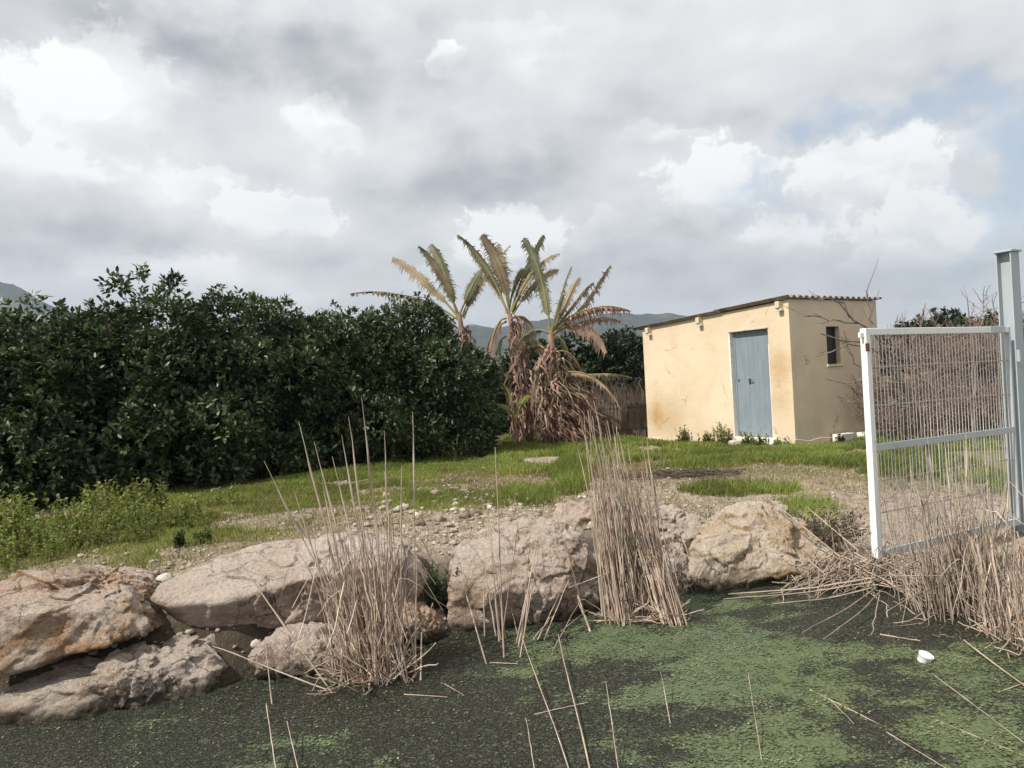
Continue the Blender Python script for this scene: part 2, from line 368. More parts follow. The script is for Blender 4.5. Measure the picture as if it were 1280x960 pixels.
def cover(x, y, z):
    """what covers the soil: green grass density, dry sparse grass density"""
    px, py = proj(np.c_[x, y, z]); P = np.c_[x, y]
    n = fbm(P*1.6, 4, 21); n2 = fbm(P*4.5, 3, 33)
    yg = np.interp(px, [a for a, b in YG], [b for a, b in YG])
    g = sstep(-9, 10, (yg-py)+n*13+n2*9)
    bare = np.maximum.reduce([ell(px, py, 970, 592, 110, 13), ell(px, py, 700, 575, 75, 6), ell(px, py, 220, 690, 40, 14)*.7])
    bare = np.maximum(bare, .85*sstep(.05, .3, fbm(P*1.1, 4, 77))*sstep(19, 14, y)*sstep(6.2, 7.5, y))
    g = g*(1-sstep(.2, .6, bare+n2*.3))
    pat = np.maximum.reduce([ell(px, py, 925, 613, 95, 11)*.7, ell(px, py, 1010, 640, 70, 26)*.6, ell(px, py, 715, 596, 30, 26), ell(px, py, 540, 624, 150, 18)*.6, ell(px, py, 1180, 580, 110, 30), ell(px, py, 470, 690, 30, 10)*.4, ell(px, py, 660, 620, 46, 16)*.6])
    g = np.maximum(g, sstep(.15, .6, pat+n2*.35)*.9)
    dry = np.maximum(sstep(46, 2, np.abs(py-yg-8)), .3+.5*sstep(-.1, .4, n))*(1-g*.6)
    dry = np.maximum(dry, ell(px, py, 330, 655, 180, 40)*.9)
    d = y-ybank(x)
    lim = sstep(.45, 1.0, d)*sstep(.18, .32, z)
    return g*lim, dry*lim, px, py

def axis(lo, hi, step, ext, n):
    c = np.arange(lo, hi+1e-6, step); e = np.geomspace(step, ext, n)
    return np.r_[lo-np.cumsum(e)[::-1], c, hi+np.cumsum(e)]
def terrain():
    xs = axis(-7.5, 8.5, .05, 700, 42); ys = np.r_[np.linspace(-60, 3.0, 12), np.arange(3.6, 13, .045), np.arange(13, 26, .12), 26+np.cumsum(np.geomspace(.15, 800, 46))]
    Xg, Yg = np.meshgrid(xs, ys); Z = height(Xg, Yg)
    V = np.c_[Xg.ravel(), Yg.ravel(), Z.ravel()]; nx, ny = len(xs), len(ys)
    i = (np.arange(ny-1)[:, None]*nx+np.arange(nx-1)[None]).ravel()
    Q = np.c_[i, i+1, i+1+nx, i+nx]
    g, dry, px, py = cover(V[:, 0], V[:, 1], V[:, 2])
    far = sstep(20, 30, V[:, 1]); g = np.maximum(g, far*.8)
    d = V[:, 1]-ybank(V[:, 0])
    wet_dark = sstep(.85, .35, d+fbm(V[:, :2]*3, 3, 2)*.2)*np.where(V[:, 0] > 2.6, sstep(.1, -.05, d), 1)  # wet soil at the water, extended as painted shade in the boulder gaps
    gravel = np.clip(.75+fbm(V[:, :2]*1.3, 3, 8)*.6, 0, 1)
    lit = sstep(1.0, 2.2, treeline(V[:, 0], V[:, 1]))  # dark litter that also paints the deep shade below and behind the orchard
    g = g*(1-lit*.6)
    o = np_mesh('ground', V, Q, M['ground'], smooth=True, attr={'green': np.clip(g*.9+dry*.5, 0, 1), 'gravel': gravel, 'wet_dark': wet_dark, 'shade_litter': lit*.8})
    tag(o, kind='structure')
# line of the orchard's front (world XY), positive behind it = under the trees
OT = np.array([(-12., 8.0), (-8.2, 8.4), (-5.6, 9.6), (-4.3, 11.8), (-2.9, 13.4), (-.7, 16.8)])
def treeline(x, y):
    yy = np.interp(x, OT[:, 0], OT[:, 1]); return np.where((x < -.3) & (y < 40), y-yy, -1)
terrain()

def pond():
    xs = np.r_[-40, -20, -10, np.arange(-5, 7.6, .028), 10, 20, 40]; ys = np.r_[-40, -10, 0, 2, np.arange(3., 7.8, .028), 8.6]
    Xg, Yg = np.meshgrid(xs, ys); V = np.c_[Xg.ravel(), Yg.ravel(), np.zeros(Xg.size)]
    nx, ny = len(xs), len(ys); i = (np.arange(ny-1)[:, None]*nx+np.arange(nx-1)[None]).ravel()
    al, hue = algae(V[:, 0], V[:, 1])
    tag(np_mesh('pond_water', V, np.c_[i, i+1, i+1+nx, i+nx], M['water'], attr={'algae': al, 'hue': hue}), kind='structure')
def algae(x, y):
    P = np.c_[x*.9, y*1.15]; px, py = proj(np.c_[x, y, 0*x])
    n = 1.1*fbm(P*.9, 4, 41) + 1.2*fbm(P*3.1, 4, 47)+.8*fbm(P*9, 3, 49)
    b = -.02 + .49*sstep(500, 780, px) - .10*sstep(1000, 1280, px)*sstep(900, 800, py)
    b = b + .5*ell(px, py, 1075, 812, 80, 16)+.35*ell(px, py, 920, 800, 120, 50)+.3*ell(px, py, 960, 930, 140, 40)+.35*ell(px, py, 640, 840, 90, 10)+.2*ell(px, py, 20, 880, 70, 12)
    b = b - .45*ell(px, py, 640, 935, 140, 45) - .45*sstep(.32, .05, ybank(x)-y)-.3*ell(px, py, 1170, 790, 130, 22)
    hue = np.clip(sstep(820, 1150, px)*.9 + fbm(P*1.3, 3, 55)*.7, 0, 1)
    return np.clip(b+n*.55, 0, 1), hue
pond()

# floating fronds: real leaflets over the algae patches
def fronds():
    N = 150000
    x = RNG.uniform(-3.6, 6, N); y = 3.4+RNG.random(N)**1.3*4.2
    a, h = algae(x, y); keep = (y < ybank(x)-.02) & (RNG.random(N) < np.clip((a-.3)*1.7, .05, 1)) & (fbm(np.c_[x, y]*14, 3, 3) > -.15)
    x, y = x[keep], y[keep]; n = len(x)
    an = RNG.uniform(0, 2*PI, n)
    d = np.c_[np.cos(an), np.sin(an), RNG.uniform(0, .35, n)]
    V, Q = leaves(np.c_[x, y, RNG.uniform(.002, .006, n)], d, np.array([[0, 0, 1.]])+rdir(n)*.25, RNG.uniform(.008, .022, n), RNG.uniform(.004, .008, n), .1)
    tag(np_mesh('duckweed', V, Q, m_leaf('duckweed_leaf', [(.07, .09, .05), (.11, .14, .075), (.15, .175, .085), (.09, .11, .065), (.2, .225, .13)], .5, .1, .3, 2.5)),
        'small green duckweed and algae leaflets floating in patches on the dark pond', 'duckweed', kind='stuff')
fronds()

# ------------------------------------------------------------------ boulders
def ico(sub):
    bm = bmesh.new(); bmesh.ops.create_icosphere(bm, subdivisions=sub, radius=1.); bm.verts.ensure_lookup_table()
    V = np.array([v.co[:] for v in bm.verts]); F = np.array([[v.index for v in f.verts] for f in bm.faces]); E = np.array([[v.index for v in e.verts] for e in bm.edges]); bm.free()
    return nrm(V), F, E
ICO = {k: ico(k) for k in (1, 2, 3, 5, 6, 7)}
def boulder(label, front, back=.7, drop=.1, shrink=.82, kind='pink', sub=7, smooth=5, amp=1., seed=0, sink=True):
    pts = [at(*q) for q in front]; c = np.mean(pts, 0); hp = list(pts)
    for q in pts: hp.append((q-c)*shrink+c+np.array([0, back, -drop]))
    if sink:
        for q in pts:
            if q[2] < .2: hp.append(q-np.array([0, -.1, .35]))
    bm = bmesh.new()
    for q in hp: bm.verts.new(q)
    bmesh.ops.convex_hull(bm, input=bm.verts[:]); bvh = BVHTree.FromBMesh(bm)
    o = Vector(np.mean(hp, 0)); bm.free()
    D, F, E = ICO[sub]; r = np.ones(len(D))*.3
    for i, d in enumerate(D):
        h = bvh.ray_cast(o, Vector(d))
        if h[0] is not None: r[i] = h[3]
    deg = np.bincount(E.ravel(), minlength=len(D))
    for _ in range(max(1, smooth-2) if sub == 7 else max(1, smooth//2)):
        s = np.bincount(E[:, 0], r[E[:, 1]], len(D))+np.bincount(E[:, 1], r[E[:, 0]], len(D)); r = .35*r+.65*s/deg
    o = np.array(o); P = D*r[:, None]; W = P+o+seed*3.1
    # chipped facets: tilted patches meeting at sharp breaks, at three sizes
    w = W+.07*np.c_[fbm(W*4, 4, seed), fbm(W*4, 4, seed+5), fbm(W*4, 4, seed+9)]
    rg = np.random.default_rng(seed); dis = np.zeros(len(D))
    for cnt, tilt, lim in ((18, .30, .055), (90, .34, .028), (420, .36, .012)):
        ii = rg.choice(len(w), cnt, replace=False); best = np.full(len(w), 1e9); arg = np.zeros(len(w), int)
        for k, q in enumerate(ii):
            d2 = ((w-w[q])**2).sum(1)*rg.uniform(.7, 1.4); mk = d2 < best; best[mk] = d2[mk]; arg[mk] = k
        gd = rg.normal(0, tilt, (cnt, 3)); dis += np.clip(((w-w[ii][arg])*gd[arg]).sum(1), -lim, lim)*.8
    for _ in range(1):
        s2 = np.bincount(E[:, 0], dis[E[:, 1]], len(D))+np.bincount(E[:, 1], dis[E[:, 0]], len(D)); dis = .75*dis+.25*s2/deg
    dis += .012*(np.abs(fbm(w*1.8, 3, seed+1))*-2+.5)
    dis += .012*(1-np.abs(fbm(w*np.array([1.2, 1.2, 2.6])*3.2, 4, seed+2))*2.6)
    dis += .014*fbm(W*9, 5, seed+3, .62)+.006*fbm(W*40, 3, seed+4, .65)
    dis *= amp
    base = np.array([o[0], o[1], 0])
    V = P+nrm(P)*dis[:, None]+o-base
    ob = np_mesh('boulder', V, F, ROCKS[kind], smooth=True, loc=base)
    return tag(ob, label, 'boulder', 'boulders along the pond bank')
boulder('rounded ochre stained boulder, upper one of the two stacked at the left edge',
 [(-40, 745, 5.2), (-30, 760, 4.9), (35, 718, 5.25), (105, 713, 5.35), (160, 735, 5.3), (186, 768, 5.15), (185, 797, 5.0), (150, 804, 4.84), (40, 838, 4.68), (-30, 846, 4.7), (30, 765, 4.8), (120, 765, 4.88), (160, 775, 4.95)], .8, .1, kind='ochre', seed=1)
boulder('low jagged grey boulder lying half in the water under the ochre one at left',
 [(-40, 905, 4.55), (-20, 880, 4.62), (60, 862, 4.75), (130, 842, 4.87), (205, 812, 5.03), (258, 812, 5.05), (278, 850, 5.0), (265, 870, 4.93), (200, 886, 4.75), (100, 896, 4.62), (60, 868, 4.6), (180, 845, 4.78)], .8, -.05, kind='grey', seed=2)
boulder('long flat topped pale slab boulder with dark brown front behind the left reed clump',
 [(186, 748, 5.35), (198, 728, 5.55), (240, 708, 5.85), (330, 681, 6.15), (440, 664, 6.4), (500, 676, 6.4), (532, 700, 6.2), (536, 722, 6.0), (515, 750, 5.85), (220, 755, 5.25), (285, 754, 5.3), (354, 733, 5.42), (420, 716, 5.55), (500, 700, 5.75), (238, 794, 5.38), (302, 788, 5.45), (412, 783, 5.6), (500, 757, 5.8)], .5, .25, kind='pink', seed=3, smooth=3, sink=False, amp=.6)
boulder('small pale boulder at the waterline under the long slab, left of the reed clump',
 [(322, 852, 5.1), (318, 822, 5.15), (345, 796, 5.3), (400, 790, 5.45), (440, 800, 5.45), (452, 830, 5.3), (430, 852, 5.15), (370, 830, 5.1)], .4, .0, kind='pink', seed=4, sub=6)
boulder('small dark brown boulder wedged between the slab and the big central boulder',
 [(470, 800, 5.55), (480, 765, 5.7), (515, 753, 5.85), (548, 765, 5.9), (562, 790, 5.85), (540, 808, 5.7), (500, 812, 5.6), (515, 778, 5.6)], .4, .0, kind='ochre', seed=5, sub=6)
boulder('big angular pinkish boulder in the middle, its peak beside the tall sheaf of reeds',
 [(564, 697, 6.05), (592, 666, 6.4), (640, 655, 6.7), (682, 641, 6.75), (700, 655, 6.55), (752, 697, 6.5), (758, 720, 6.45), (746, 748, 6.25), (690, 773, 5.98), (625, 786, 5.92), (590, 798, 5.85), (558, 784, 5.85), (566, 738, 5.85), (568, 722, 5.9), (650, 690, 6.15), (700, 690, 6.25), (620, 740, 5.85), (700, 740, 5.98)], .7, .15, kind='pink', seed=6, smooth=3, amp=.75)
boulder('low gravel strewn boulder behind the peak of the central boulder',
 [(690, 668, 7.15), (700, 632, 7.5), (740, 622, 7.6), (790, 630, 7.6), (800, 668, 7.3), (780, 690, 7.1), (730, 690, 7.0)], .6, .1, kind='pink', seed=7, sub=6, sink=False)
boulder('rounded grey boulder just right of the tall sheaf of reeds',
 [(800, 690, 7.1), (806, 650, 7.4), (840, 636, 7.55), (868, 648, 7.5), (872, 668, 7.3), (855, 688, 7.1), (830, 700, 7.0)], .5, .0, kind='grey', seed=8, sub=6)
boulder('small bluish grey boulder at the waterline right of the tall sheaf of reeds',
 [(815, 752, 6.5), (818, 700, 6.75), (845, 690, 6.85), (862, 705, 6.85), (862, 742, 6.65), (845, 756, 6.5)], .35, .0, kind='grey', seed=9, sub=6)
boulder('big tan boulder with a crumbly ochre front at the waterline left of the white gate',
 [(862, 688, 7.0), (866, 727, 6.75), (880, 660, 7.3), (906, 645, 7.35), (939, 631, 7.45), (969, 633, 7.45), (997, 652, 7.35), (1022, 681, 7.15), (1046, 704, 7.05), (1048, 722, 6.9), (975, 731, 6.7), (906, 739, 6.62), (887, 738, 6.62), (900, 675, 6.85), (950, 660, 6.95), (985, 680, 6.85), (910, 710, 6.62), (980, 712, 6.68)], .8, .12, kind='tan', seed=10, smooth=4, amp=.95)
boulder('half buried pale rock poking out of the grass at the far left edge',
 [(-30, 735, 5.9), (10, 727, 6.0), (35, 738, 5.95), (20, 752, 5.8), (-20, 760, 5.8)], .3, .05, kind='grey', seed=11, sub=6, sink=False)

# ------------------------------------------------------------------ gravel and small stones
def stones(N, test, size, name, label, m, zoff=.3):
    D, F, _ = ICO[2]; D = D*(1+.22*RNG.normal(size=(1, len(D), 1)).clip(-1, 1)[0]); P = []
    x = RNG.uniform(-4.2, 6.5, N*3); y = RNG.uniform(4.9, 12.5, N*3); z = height(x, y)
    k = test(x, y, z); x, y, z = x[k][:N], y[k][:N], z[k][:N]; n = len(x)
    s = np.exp(RNG.normal(math.log(size), .5, n)).clip(size*.4, size*3.2)
    A = RNG.uniform(.6, 1.3, (n, 1, 3))*np.array([1, 1, .7]); an = RNG.uniform(0, 2*PI, n)
    jit = 1+.16*RNG.normal(size=(n, len(D), 1))
    Vx = D[None]*A*jit*s[:, None, None]; c, sn = np.cos(an)[:, None], np.sin(an)[:, None]
    V = np.stack([Vx[..., 0]*c-Vx[..., 1]*sn, Vx[..., 0]*sn+Vx[..., 1]*c, Vx[..., 2]], -1)+np.c_[x, y, z+s*zoff][:, None]
    Q = (F[None]+(np.arange(n)*len(D))[:, None, None]).reshape(-1, 3)
    return tag(np_mesh(name, V.reshape(-1, 3), Q, m), label, 'gravel', kind='stuff')
m_st, g = mat('loose_limestone'); cst = g.ramp(isl(g), (0, (.18, .145, .115)), (.4, (.31, .26, .21)), (.8, (.42, .36, .30)), (1, (.55, .5, .43)))
g.out(g.bsdf(g.mix(g.mr(g.noise(pos(g), 40., 5., .7), .45, .7, 0., .6), cst, (.24, .18, .13)), .93, g.bump(g.noise(pos(g), 60., 4.), .5, .01), .15))
def gtest(x, y, z):
    g_, d_, px, py = cover(x, y, z); dd = y-ybank(x)
    return (dd > .15) & (RNG.random(len(x)) > g_*1.15) & (fbm(np.c_[x, y]*1.7, 3, 91) > -.25) & (RNG.random(len(x)) < np.where(py > 560, 1, 0))
stones(6500, gtest, .0085, 'gravel', 'pale loose gravel scattered over the bare ground behind the boulders', m_st)
def ctest(x, y, z):
    px, py = proj(np.c_[x, y, z]); dd = y-ybank(x)
    return (dd > .08) & ((ell(px, py, 600, 660, 75, 48) > 0) | (ell(px, py, 740, 650, 45, 30) > 0) | (ell(px, py, 195, 735, 40, 35) > 0) | (ell(px, py, 300, 800, 60, 30) > 0) | (ell(px, py, 560, 645, 150, 34) > 0) & (RNG.random(len(x)) < .55) | (ell(px, py, 1060, 690, 60, 40) > 0) & (RNG.random(len(x)) < .25))
stones(1500, ctest, .021, 'rubble', 'pale rubble of fist sized stones filling the gaps between the boulders', m_st, .35)

# ------------------------------------------------------------------ grass
def grass():
    N = 420000
    x = np.r_[RNG.uniform(-8.5, 6.5, N), RNG.uniform(-5, 11, N//2)]; y = np.r_[5+RNG.random(N)**.8*9, RNG.uniform(12, 21, N//2)]; z = height(x, y)
    g_, d_, px, py = cover(x, y, z); u = RNG.random(len(x)); tl = treeline(x, y)
    ok = (px > -80) & (px < 1360)
    sh = ((x-5.12)*.857+(y-14.03)*.515 > -.05) & ((x-5.12)*-.515+(y-14.03)*.857 > -.05) & ((x-5.12)*.857+(y-14.03)*.515 < 2.8)   # inside the shed
    ok &= ~sh
    k = ok & (u < g_*np.where(tl > 1.2, .4, 1)) & (tl < 3.)
    X, Y, Z = x[k], y[k], z[k]; n = len(X); lush = fbm(np.c_[X, Y]*.9, 3, 61)
    near = np.clip(1-np.abs(treeline(X, Y)+.4)/2., 0, 1); px_ = px[k]
    h = (.022+.022*(lush+.4)+.075*near*sstep(300, 420, px[k])+.14*ell(px[k], py[k], 718, 598, 26, 24)+.035*sstep(.2, .6, fbm(np.c_[X, Y]*2.2, 3, 71)))*RNG.uniform(.5, 1.6, n); h = np.clip(h, .015, .4)
    V, Q = blades(np.c_[X, Y, Z-.005], h, .0035+.0011*np.clip(Y-6, 0, 9)*.5, RNG.uniform(.1, .7, n), RNG.uniform(0, 2*PI, n))
    tag(np_mesh('grass', V, Q, M['grass']), 'short green grass growing in front of the orchard and round the shed', 'grass', kind='stuff')
    k = ok & (u < d_*.3+g_*.1) & (tl < .5) & (y < 13)
    X, Y, Z = x[k], y[k], z[k]; n = len(X)
    V, Q = blades(np.c_[X, Y, Z-.005], RNG.uniform(.02, .09, n), np.full(n, .003), RNG.uniform(.2, 1.3, n), RNG.uniform(0, 2*PI, n))
    tag(np_mesh('dry_grass', V, Q, M['dry_grass']), 'sparse yellowed grass between the green turf and the gravel', 'dry grass', kind='stuff')
grass()

def weed_mesh(H, W, nst, lpl=.045, nl=16):
    """upright leafy stems"""
    b = np.c_[RNG.normal(0, W*.3, nst), RNG.normal(0, W*.3, nst), np.zeros(nst)]
    hs = H*RNG.uniform(.55, 1., nst); lean = np.c_[RNG.normal(0, .16, (nst, 2)), np.ones(nst)]
    t = np.linspace(0, 1, 4); P = b[:, None]+lean[:, None]*hs[:, None, None]*t[None, :, None]
    tv = tubes(P, np.full((nst, 4), .0025), 3)
    tt = RNG.uniform(.1, 1.02, (nst, nl)); p = b[:, None]+lean[:, None]*(hs[:, None]*tt)[..., None]; p = p.reshape(-1, 3); n = len(p)
    d = rdir(n); d[:, 2] = np.abs(d[:, 2])*.7+.15
    sz = lpl*(1.15-.5*tt.ravel())*RNG.uniform(.6, 1.3, n)
    return join([tv, leaves(p, d, np.array([[0, 0, 1.]])+rdir(n)*.4, sz, sz*.3, .2, .12)])
# left bed of leafy weeds: a dense cover
def weed_bed():
    prot = [weed_mesh(.28, .07, 4, .045, 12) for _ in range(6)]
    parts = []
    x = RNG.uniform(-7, -2.2, 6000); y = RNG.uniform(5.4, 11, 6000); z = height(x, y); px, py = proj(np.c_[x, y, z]); tl = treeline(x, y)
    up = np.interp(px, [-100, 0, 60, 120, 280, 320], [655, 655, 665, 640, 632, 620]); lo = np.interp(px, [-100, 0, 120, 200, 280, 320], [722, 722, 690, 680, 650, 625])
    k = np.where((px > -60) & (px < 300) & (py > up) & (py < lo+fbm(np.c_[x, y]*2, 3, 7)*16) & (fbm(np.c_[x, y]*1.2, 3, 19) > -.22))[0][:520]
    for i in k:
        v, q = prot[i % 6]; a = random.uniform(0, 6.3); s = random.uniform(.45, 1.1)*(.65+.85*float(np.clip((lo[i]-py[i])/35, 0, 1)))
        v = v*s; parts.append((np.c_[v[:, 0]*math.cos(a)-v[:, 1]*math.sin(a)+x[i], v[:, 0]*math.sin(a)+v[:, 1]*math.cos(a)+y[i], v[:, 2]+z[i]-.01], q))
    V, Q = join(parts)
    tag(np_mesh('weed_bed', V, Q, M['weed']), 'knee high bed of leafy green weeds between the orchard and the left boulders', 'weeds', kind='stuff')
weed_bed()
def local(lx, ly, z): a = math.atan2(.515, .857); return (5.119+lx*math.cos(a)-ly*math.sin(a), 14.033+lx*math.sin(a)+ly*math.cos(a), z)
def weed(px, py, H, W, n, label, m='weed', lp=.05, nl=18, z=None, Y=None):
    if isinstance(px, tuple): p = np.array(local(*px, .45))
    else: p = at(px, py, Y) if Y else onz(px, py, .45)
    if not Y: p[2] = height(p[:1], p[1:2])[0]
    k_ = 1.3 if isinstance(px, tuple) else 1.; v, q = weed_mesh(H*k_, W, n+4, lp*k_, nl)
    return tag(np_mesh('weed', v, q, M[m], loc=(p[0], p[1], p[2]-.015)), label, 'weed', 'single weeds on the bank and at the shed')
weed(543, 764, .40, .17, 26, 'bright green bushy weed growing in the crack between the slab and the central boulder', 'dark_weed', .035, 26, Y=6.0)
weed(226, 700, .17, .1, 9, 'small dark weed on the pale ground behind the slab, left one of two', 'dark_weed', .04)
weed(255, 693, .17, .12, 10, 'small dark weed on the pale ground behind the slab, right one of two', 'dark_weed', .04)
weed((-.16, 2.75), 0, .34, .2, 10, 'upright weed at the foot of the ochre front wall, left of the blue door')
weed((-.15, 2.05), 0, .22, .2, 12, 'low yellowish weed at the foot of the front wall, next left of the tall pair')
weed((-.14, 1.72), 0, .38, .14, 8, 'tall weed of the pair at the left jamb of the blue door, the left one')
weed((-.17, 1.5), 0, .32, .12, 7, 'tall weed of the pair at the left jamb of the blue door, the right one')
weed((-.25, .92), 0, .24, .16, 9, 'round weed standing directly under the blue door')
weed((-.2, .55), 0, .22, .2, 9, 'round weed under the right jamb of the blue door')
weed((-.16, .28), 0, .18, .1, 5, 'thin small weed between the blue door and the corner of the shed')
weed((.85, -.3), 0, .16, .16, 6, 'small dark weed beside the white litter at the end wall of the shed', 'dark_weed')
weed(565, 580, .3, .25, 8, 'pale green leafy weed in the grass under the rightmost citrus tree')

# low scrubby shrub left of the gate
def shrub(px, py, H, W, label):
    p = onz(px, py, .38); p[2] = height(p[:1], p[1:2])[0]
    r = empty('low_shrub', p); tag(r, label, 'shrub')
    n = 130; an = RNG.uniform(0, 2*PI, n); ln = RNG.uniform(.5, 1, n); b = np.c_[RNG.normal(0, W*.12, (n, 2)), np.zeros(n)]
    tip = np.c_[np.cos(an)*W*.6*ln, np.sin(an)*W*.45*ln, H*RNG.uniform(.35, 1, n)]
    t = np.linspace(0, 1, 5)[None, :, None]; P = b[:, None]*(1-t)+tip[:, None]*t; P[:, :, 2] = tip[:, None, 2]*np.sqrt(t[..., 0])
    P += RNG.normal(0, .012, P.shape); np_mesh('twigs', *tubes(P, np.linspace(.004, .0015, 5)[None].repeat(n, 0)), M['twig'], r)
    k = 1500; i = RNG.integers(0, n, k); tt = RNG.uniform(.2, 1, k)[:, None]; q = b[i]*(1-tt)+tip[i]*tt; q[:, 2] = tip[i, 2]*np.sqrt(tt[:, 0])
    q += RNG.normal(0, .02, q.shape); d = rdir(k); d[:, 2] = np.abs(d[:, 2])
    np_mesh('foliage', *leaves(q, d, rdir(k), RNG.uniform(.02, .05, k), .007, .2), M['scrub'], r)
shrub(1025, 655, .42, .85, 'low scrubby olive shrub with bare twigs behind the tan boulder, left of the gate')

# ------------------------------------------------------------------ citrus orchard
def crown_mesh(name, seed, rx, ry, H, nt, lobes=16, spikes=0, leaf=.105, skirt=.2, mkey='citrus'):
    rng = np.random.default_rng(seed); C = []; Rr = []
    for i in range(lobes):
        a = rng.uniform(0, 2*PI); e = rng.uniform(0, 1); z = skirt+.35+(H-1.2)*e
        k = math.sqrt(max(0, 1-e**2.4))*rng.uniform(.55, .8)+.1
        C.append((math.cos(a)*rx*k, math.sin(a)*ry*k, z)); Rr.append(rng.uniform(.4, .85)*min(rx, ry)*.46)
    for i in range(11): a = i*2*PI/11+rng.uniform(-.2, .2); C.append((math.cos(a)*rx*.72, math.sin(a)*ry*.72, skirt+rng.uniform(.3, .6))); Rr.append(rng.uniform(.38, .55))
    C.append((0, 0, H*.5)); Rr.append(min(rx, ry)*.72); C.append((0, 0, H*.72)); Rr.append(min(rx, ry)*.6)
    for i in range(5): C.append((rng.uniform(-.45, .45)*rx, rng.uniform(-.45, .45)*ry, H-.42-rng.uniform(0, .5))); Rr.append(rng.uniform(.3, .5))
    for i in range(spikes): C.append((rng.uniform(-.25, .25)*rx, rng.uniform(-.2, .2)*ry, H+.12+rng.uniform(-.1, .38))); Rr.append(rng.uniform(.10, .19))
    C = np.array(C); Rr = np.array(Rr); w = Rr**2/np.sum(Rr**2)
    i = rng.choice(len(C), nt, p=w); d = nrm(rng.normal(size=(nt, 3))); rad = Rr[i]*(1-.42*rng.random(nt)**2.2)*(1+.22*vnoise(d*2.6+i[:, None]*7.7, 3))
    p = C[i]+d*rad[:, None]*np.array([1, 1, .9])
    # drop tufts buried deep in other lobes
    D = np.linalg.norm(p[:, None]-C[None], axis=2)/Rr[None]; deep = (D < .66).sum(1)
    k = (deep == 0) | (rng.random(nt) < .2); k &= p[:, 2] > skirt*rng.uniform(.6, 1.4, nt)
    p, d = p[k], d[k]; nt = len(p); m = 8
    ax = nrm(d*.8+np.array([0, 0, .55])+rng.normal(0, .25, (nt, 3)))
    L = rng.normal(size=(nt, m, 3)); L = nrm(L)*.95+ax[:, None]*.75
    q = (p[:, None]+L*.02+ax[:, None]*rng.uniform(-.05, .05, (nt, m, 1))).reshape(-1, 3); L = L.reshape(-1, 3); n = len(q)
    nn = np.array([[0, 0, 1.]])+rng.normal(0, .45, (n, 3)); l = leaf*rng.uniform(.65, 1.25, n)
    V, Q = leaves(q, L, nn, l, l*.215, .22, .1)
    o = np_mesh(name, V, Q, M[mkey]); COL.objects.unlink(o); me = o.data; bpy.data.objects.remove(o); return me
def trunk_mesh(H, R, seed, name='trunk', m='bark', spread=1.):
    rng = np.random.default_rng(seed); P = []; Rd = []; K = 6; t = np.linspace(0, 1, K)[:, None]
    P.append(np.array([0, 0, -.1])*(1-t)+np.array([.05, 0, H*.3])*t+rng.normal(0, .012, (K, 3))); Rd.append(np.linspace(.11, .08, K))
    for i in range(7):
        a = i*2*PI/7+rng.uniform(-.3, .3); tip = np.array([math.cos(a)*R*.7*spread, math.sin(a)*R*.7*spread, H*rng.uniform(.6, .9)])
        b = np.array([.05, 0, H*rng.uniform(.17, .3)]); p = b*(1-t)+tip*t; p[:, 2] += np.sin(t[:, 0]*PI)*.15; P.append(p+rng.normal(0, .03, (K, 3))*t); Rd.append(np.linspace(.055, .012, K))
    V, Q = tubes(np.array(P), np.array(Rd), 7)
    o = np_mesh(name, V, Q, M[m], smooth=True); COL.objects.unlink(o); me = o.data; bpy.data.objects.remove(o); return me
CR = [crown_mesh('crown', 3, 1.9, 1.8, 3.35, 10500, lobes=26, skirt=.0), crown_mesh('crown', 5, 1.95, 1.85, 3.25, 10500, lobes=26, skirt=.02), crown_mesh('crown', 8, 1.9, 1.9, 3.25, 9500, lobes=26, spikes=6, skirt=.0)]
TR = [trunk_mesh(3.2, 1.8, 1), trunk_mesh(3.2, 1.8, 2)]
def tree(name, loc, ci, ti, label, cat='citrus tree', group='citrus trees of the orchard', s=(1, 1, 1), rz=0., cr=None, tr=None):
    r = empty(name, loc, rz); tag(r, label, cat, group)
    for nm, me in (('trunk', (tr or TR)[ti]), ('crown', (cr or CR)[ci])):
        o = bpy.data.objects.new(nm, me); COL.objects.link(o); o.parent = r; o.scale = s
    return r
def tp(px, Y, z=.5): p = at(px, 480, Y); return (p[0], Y, z)
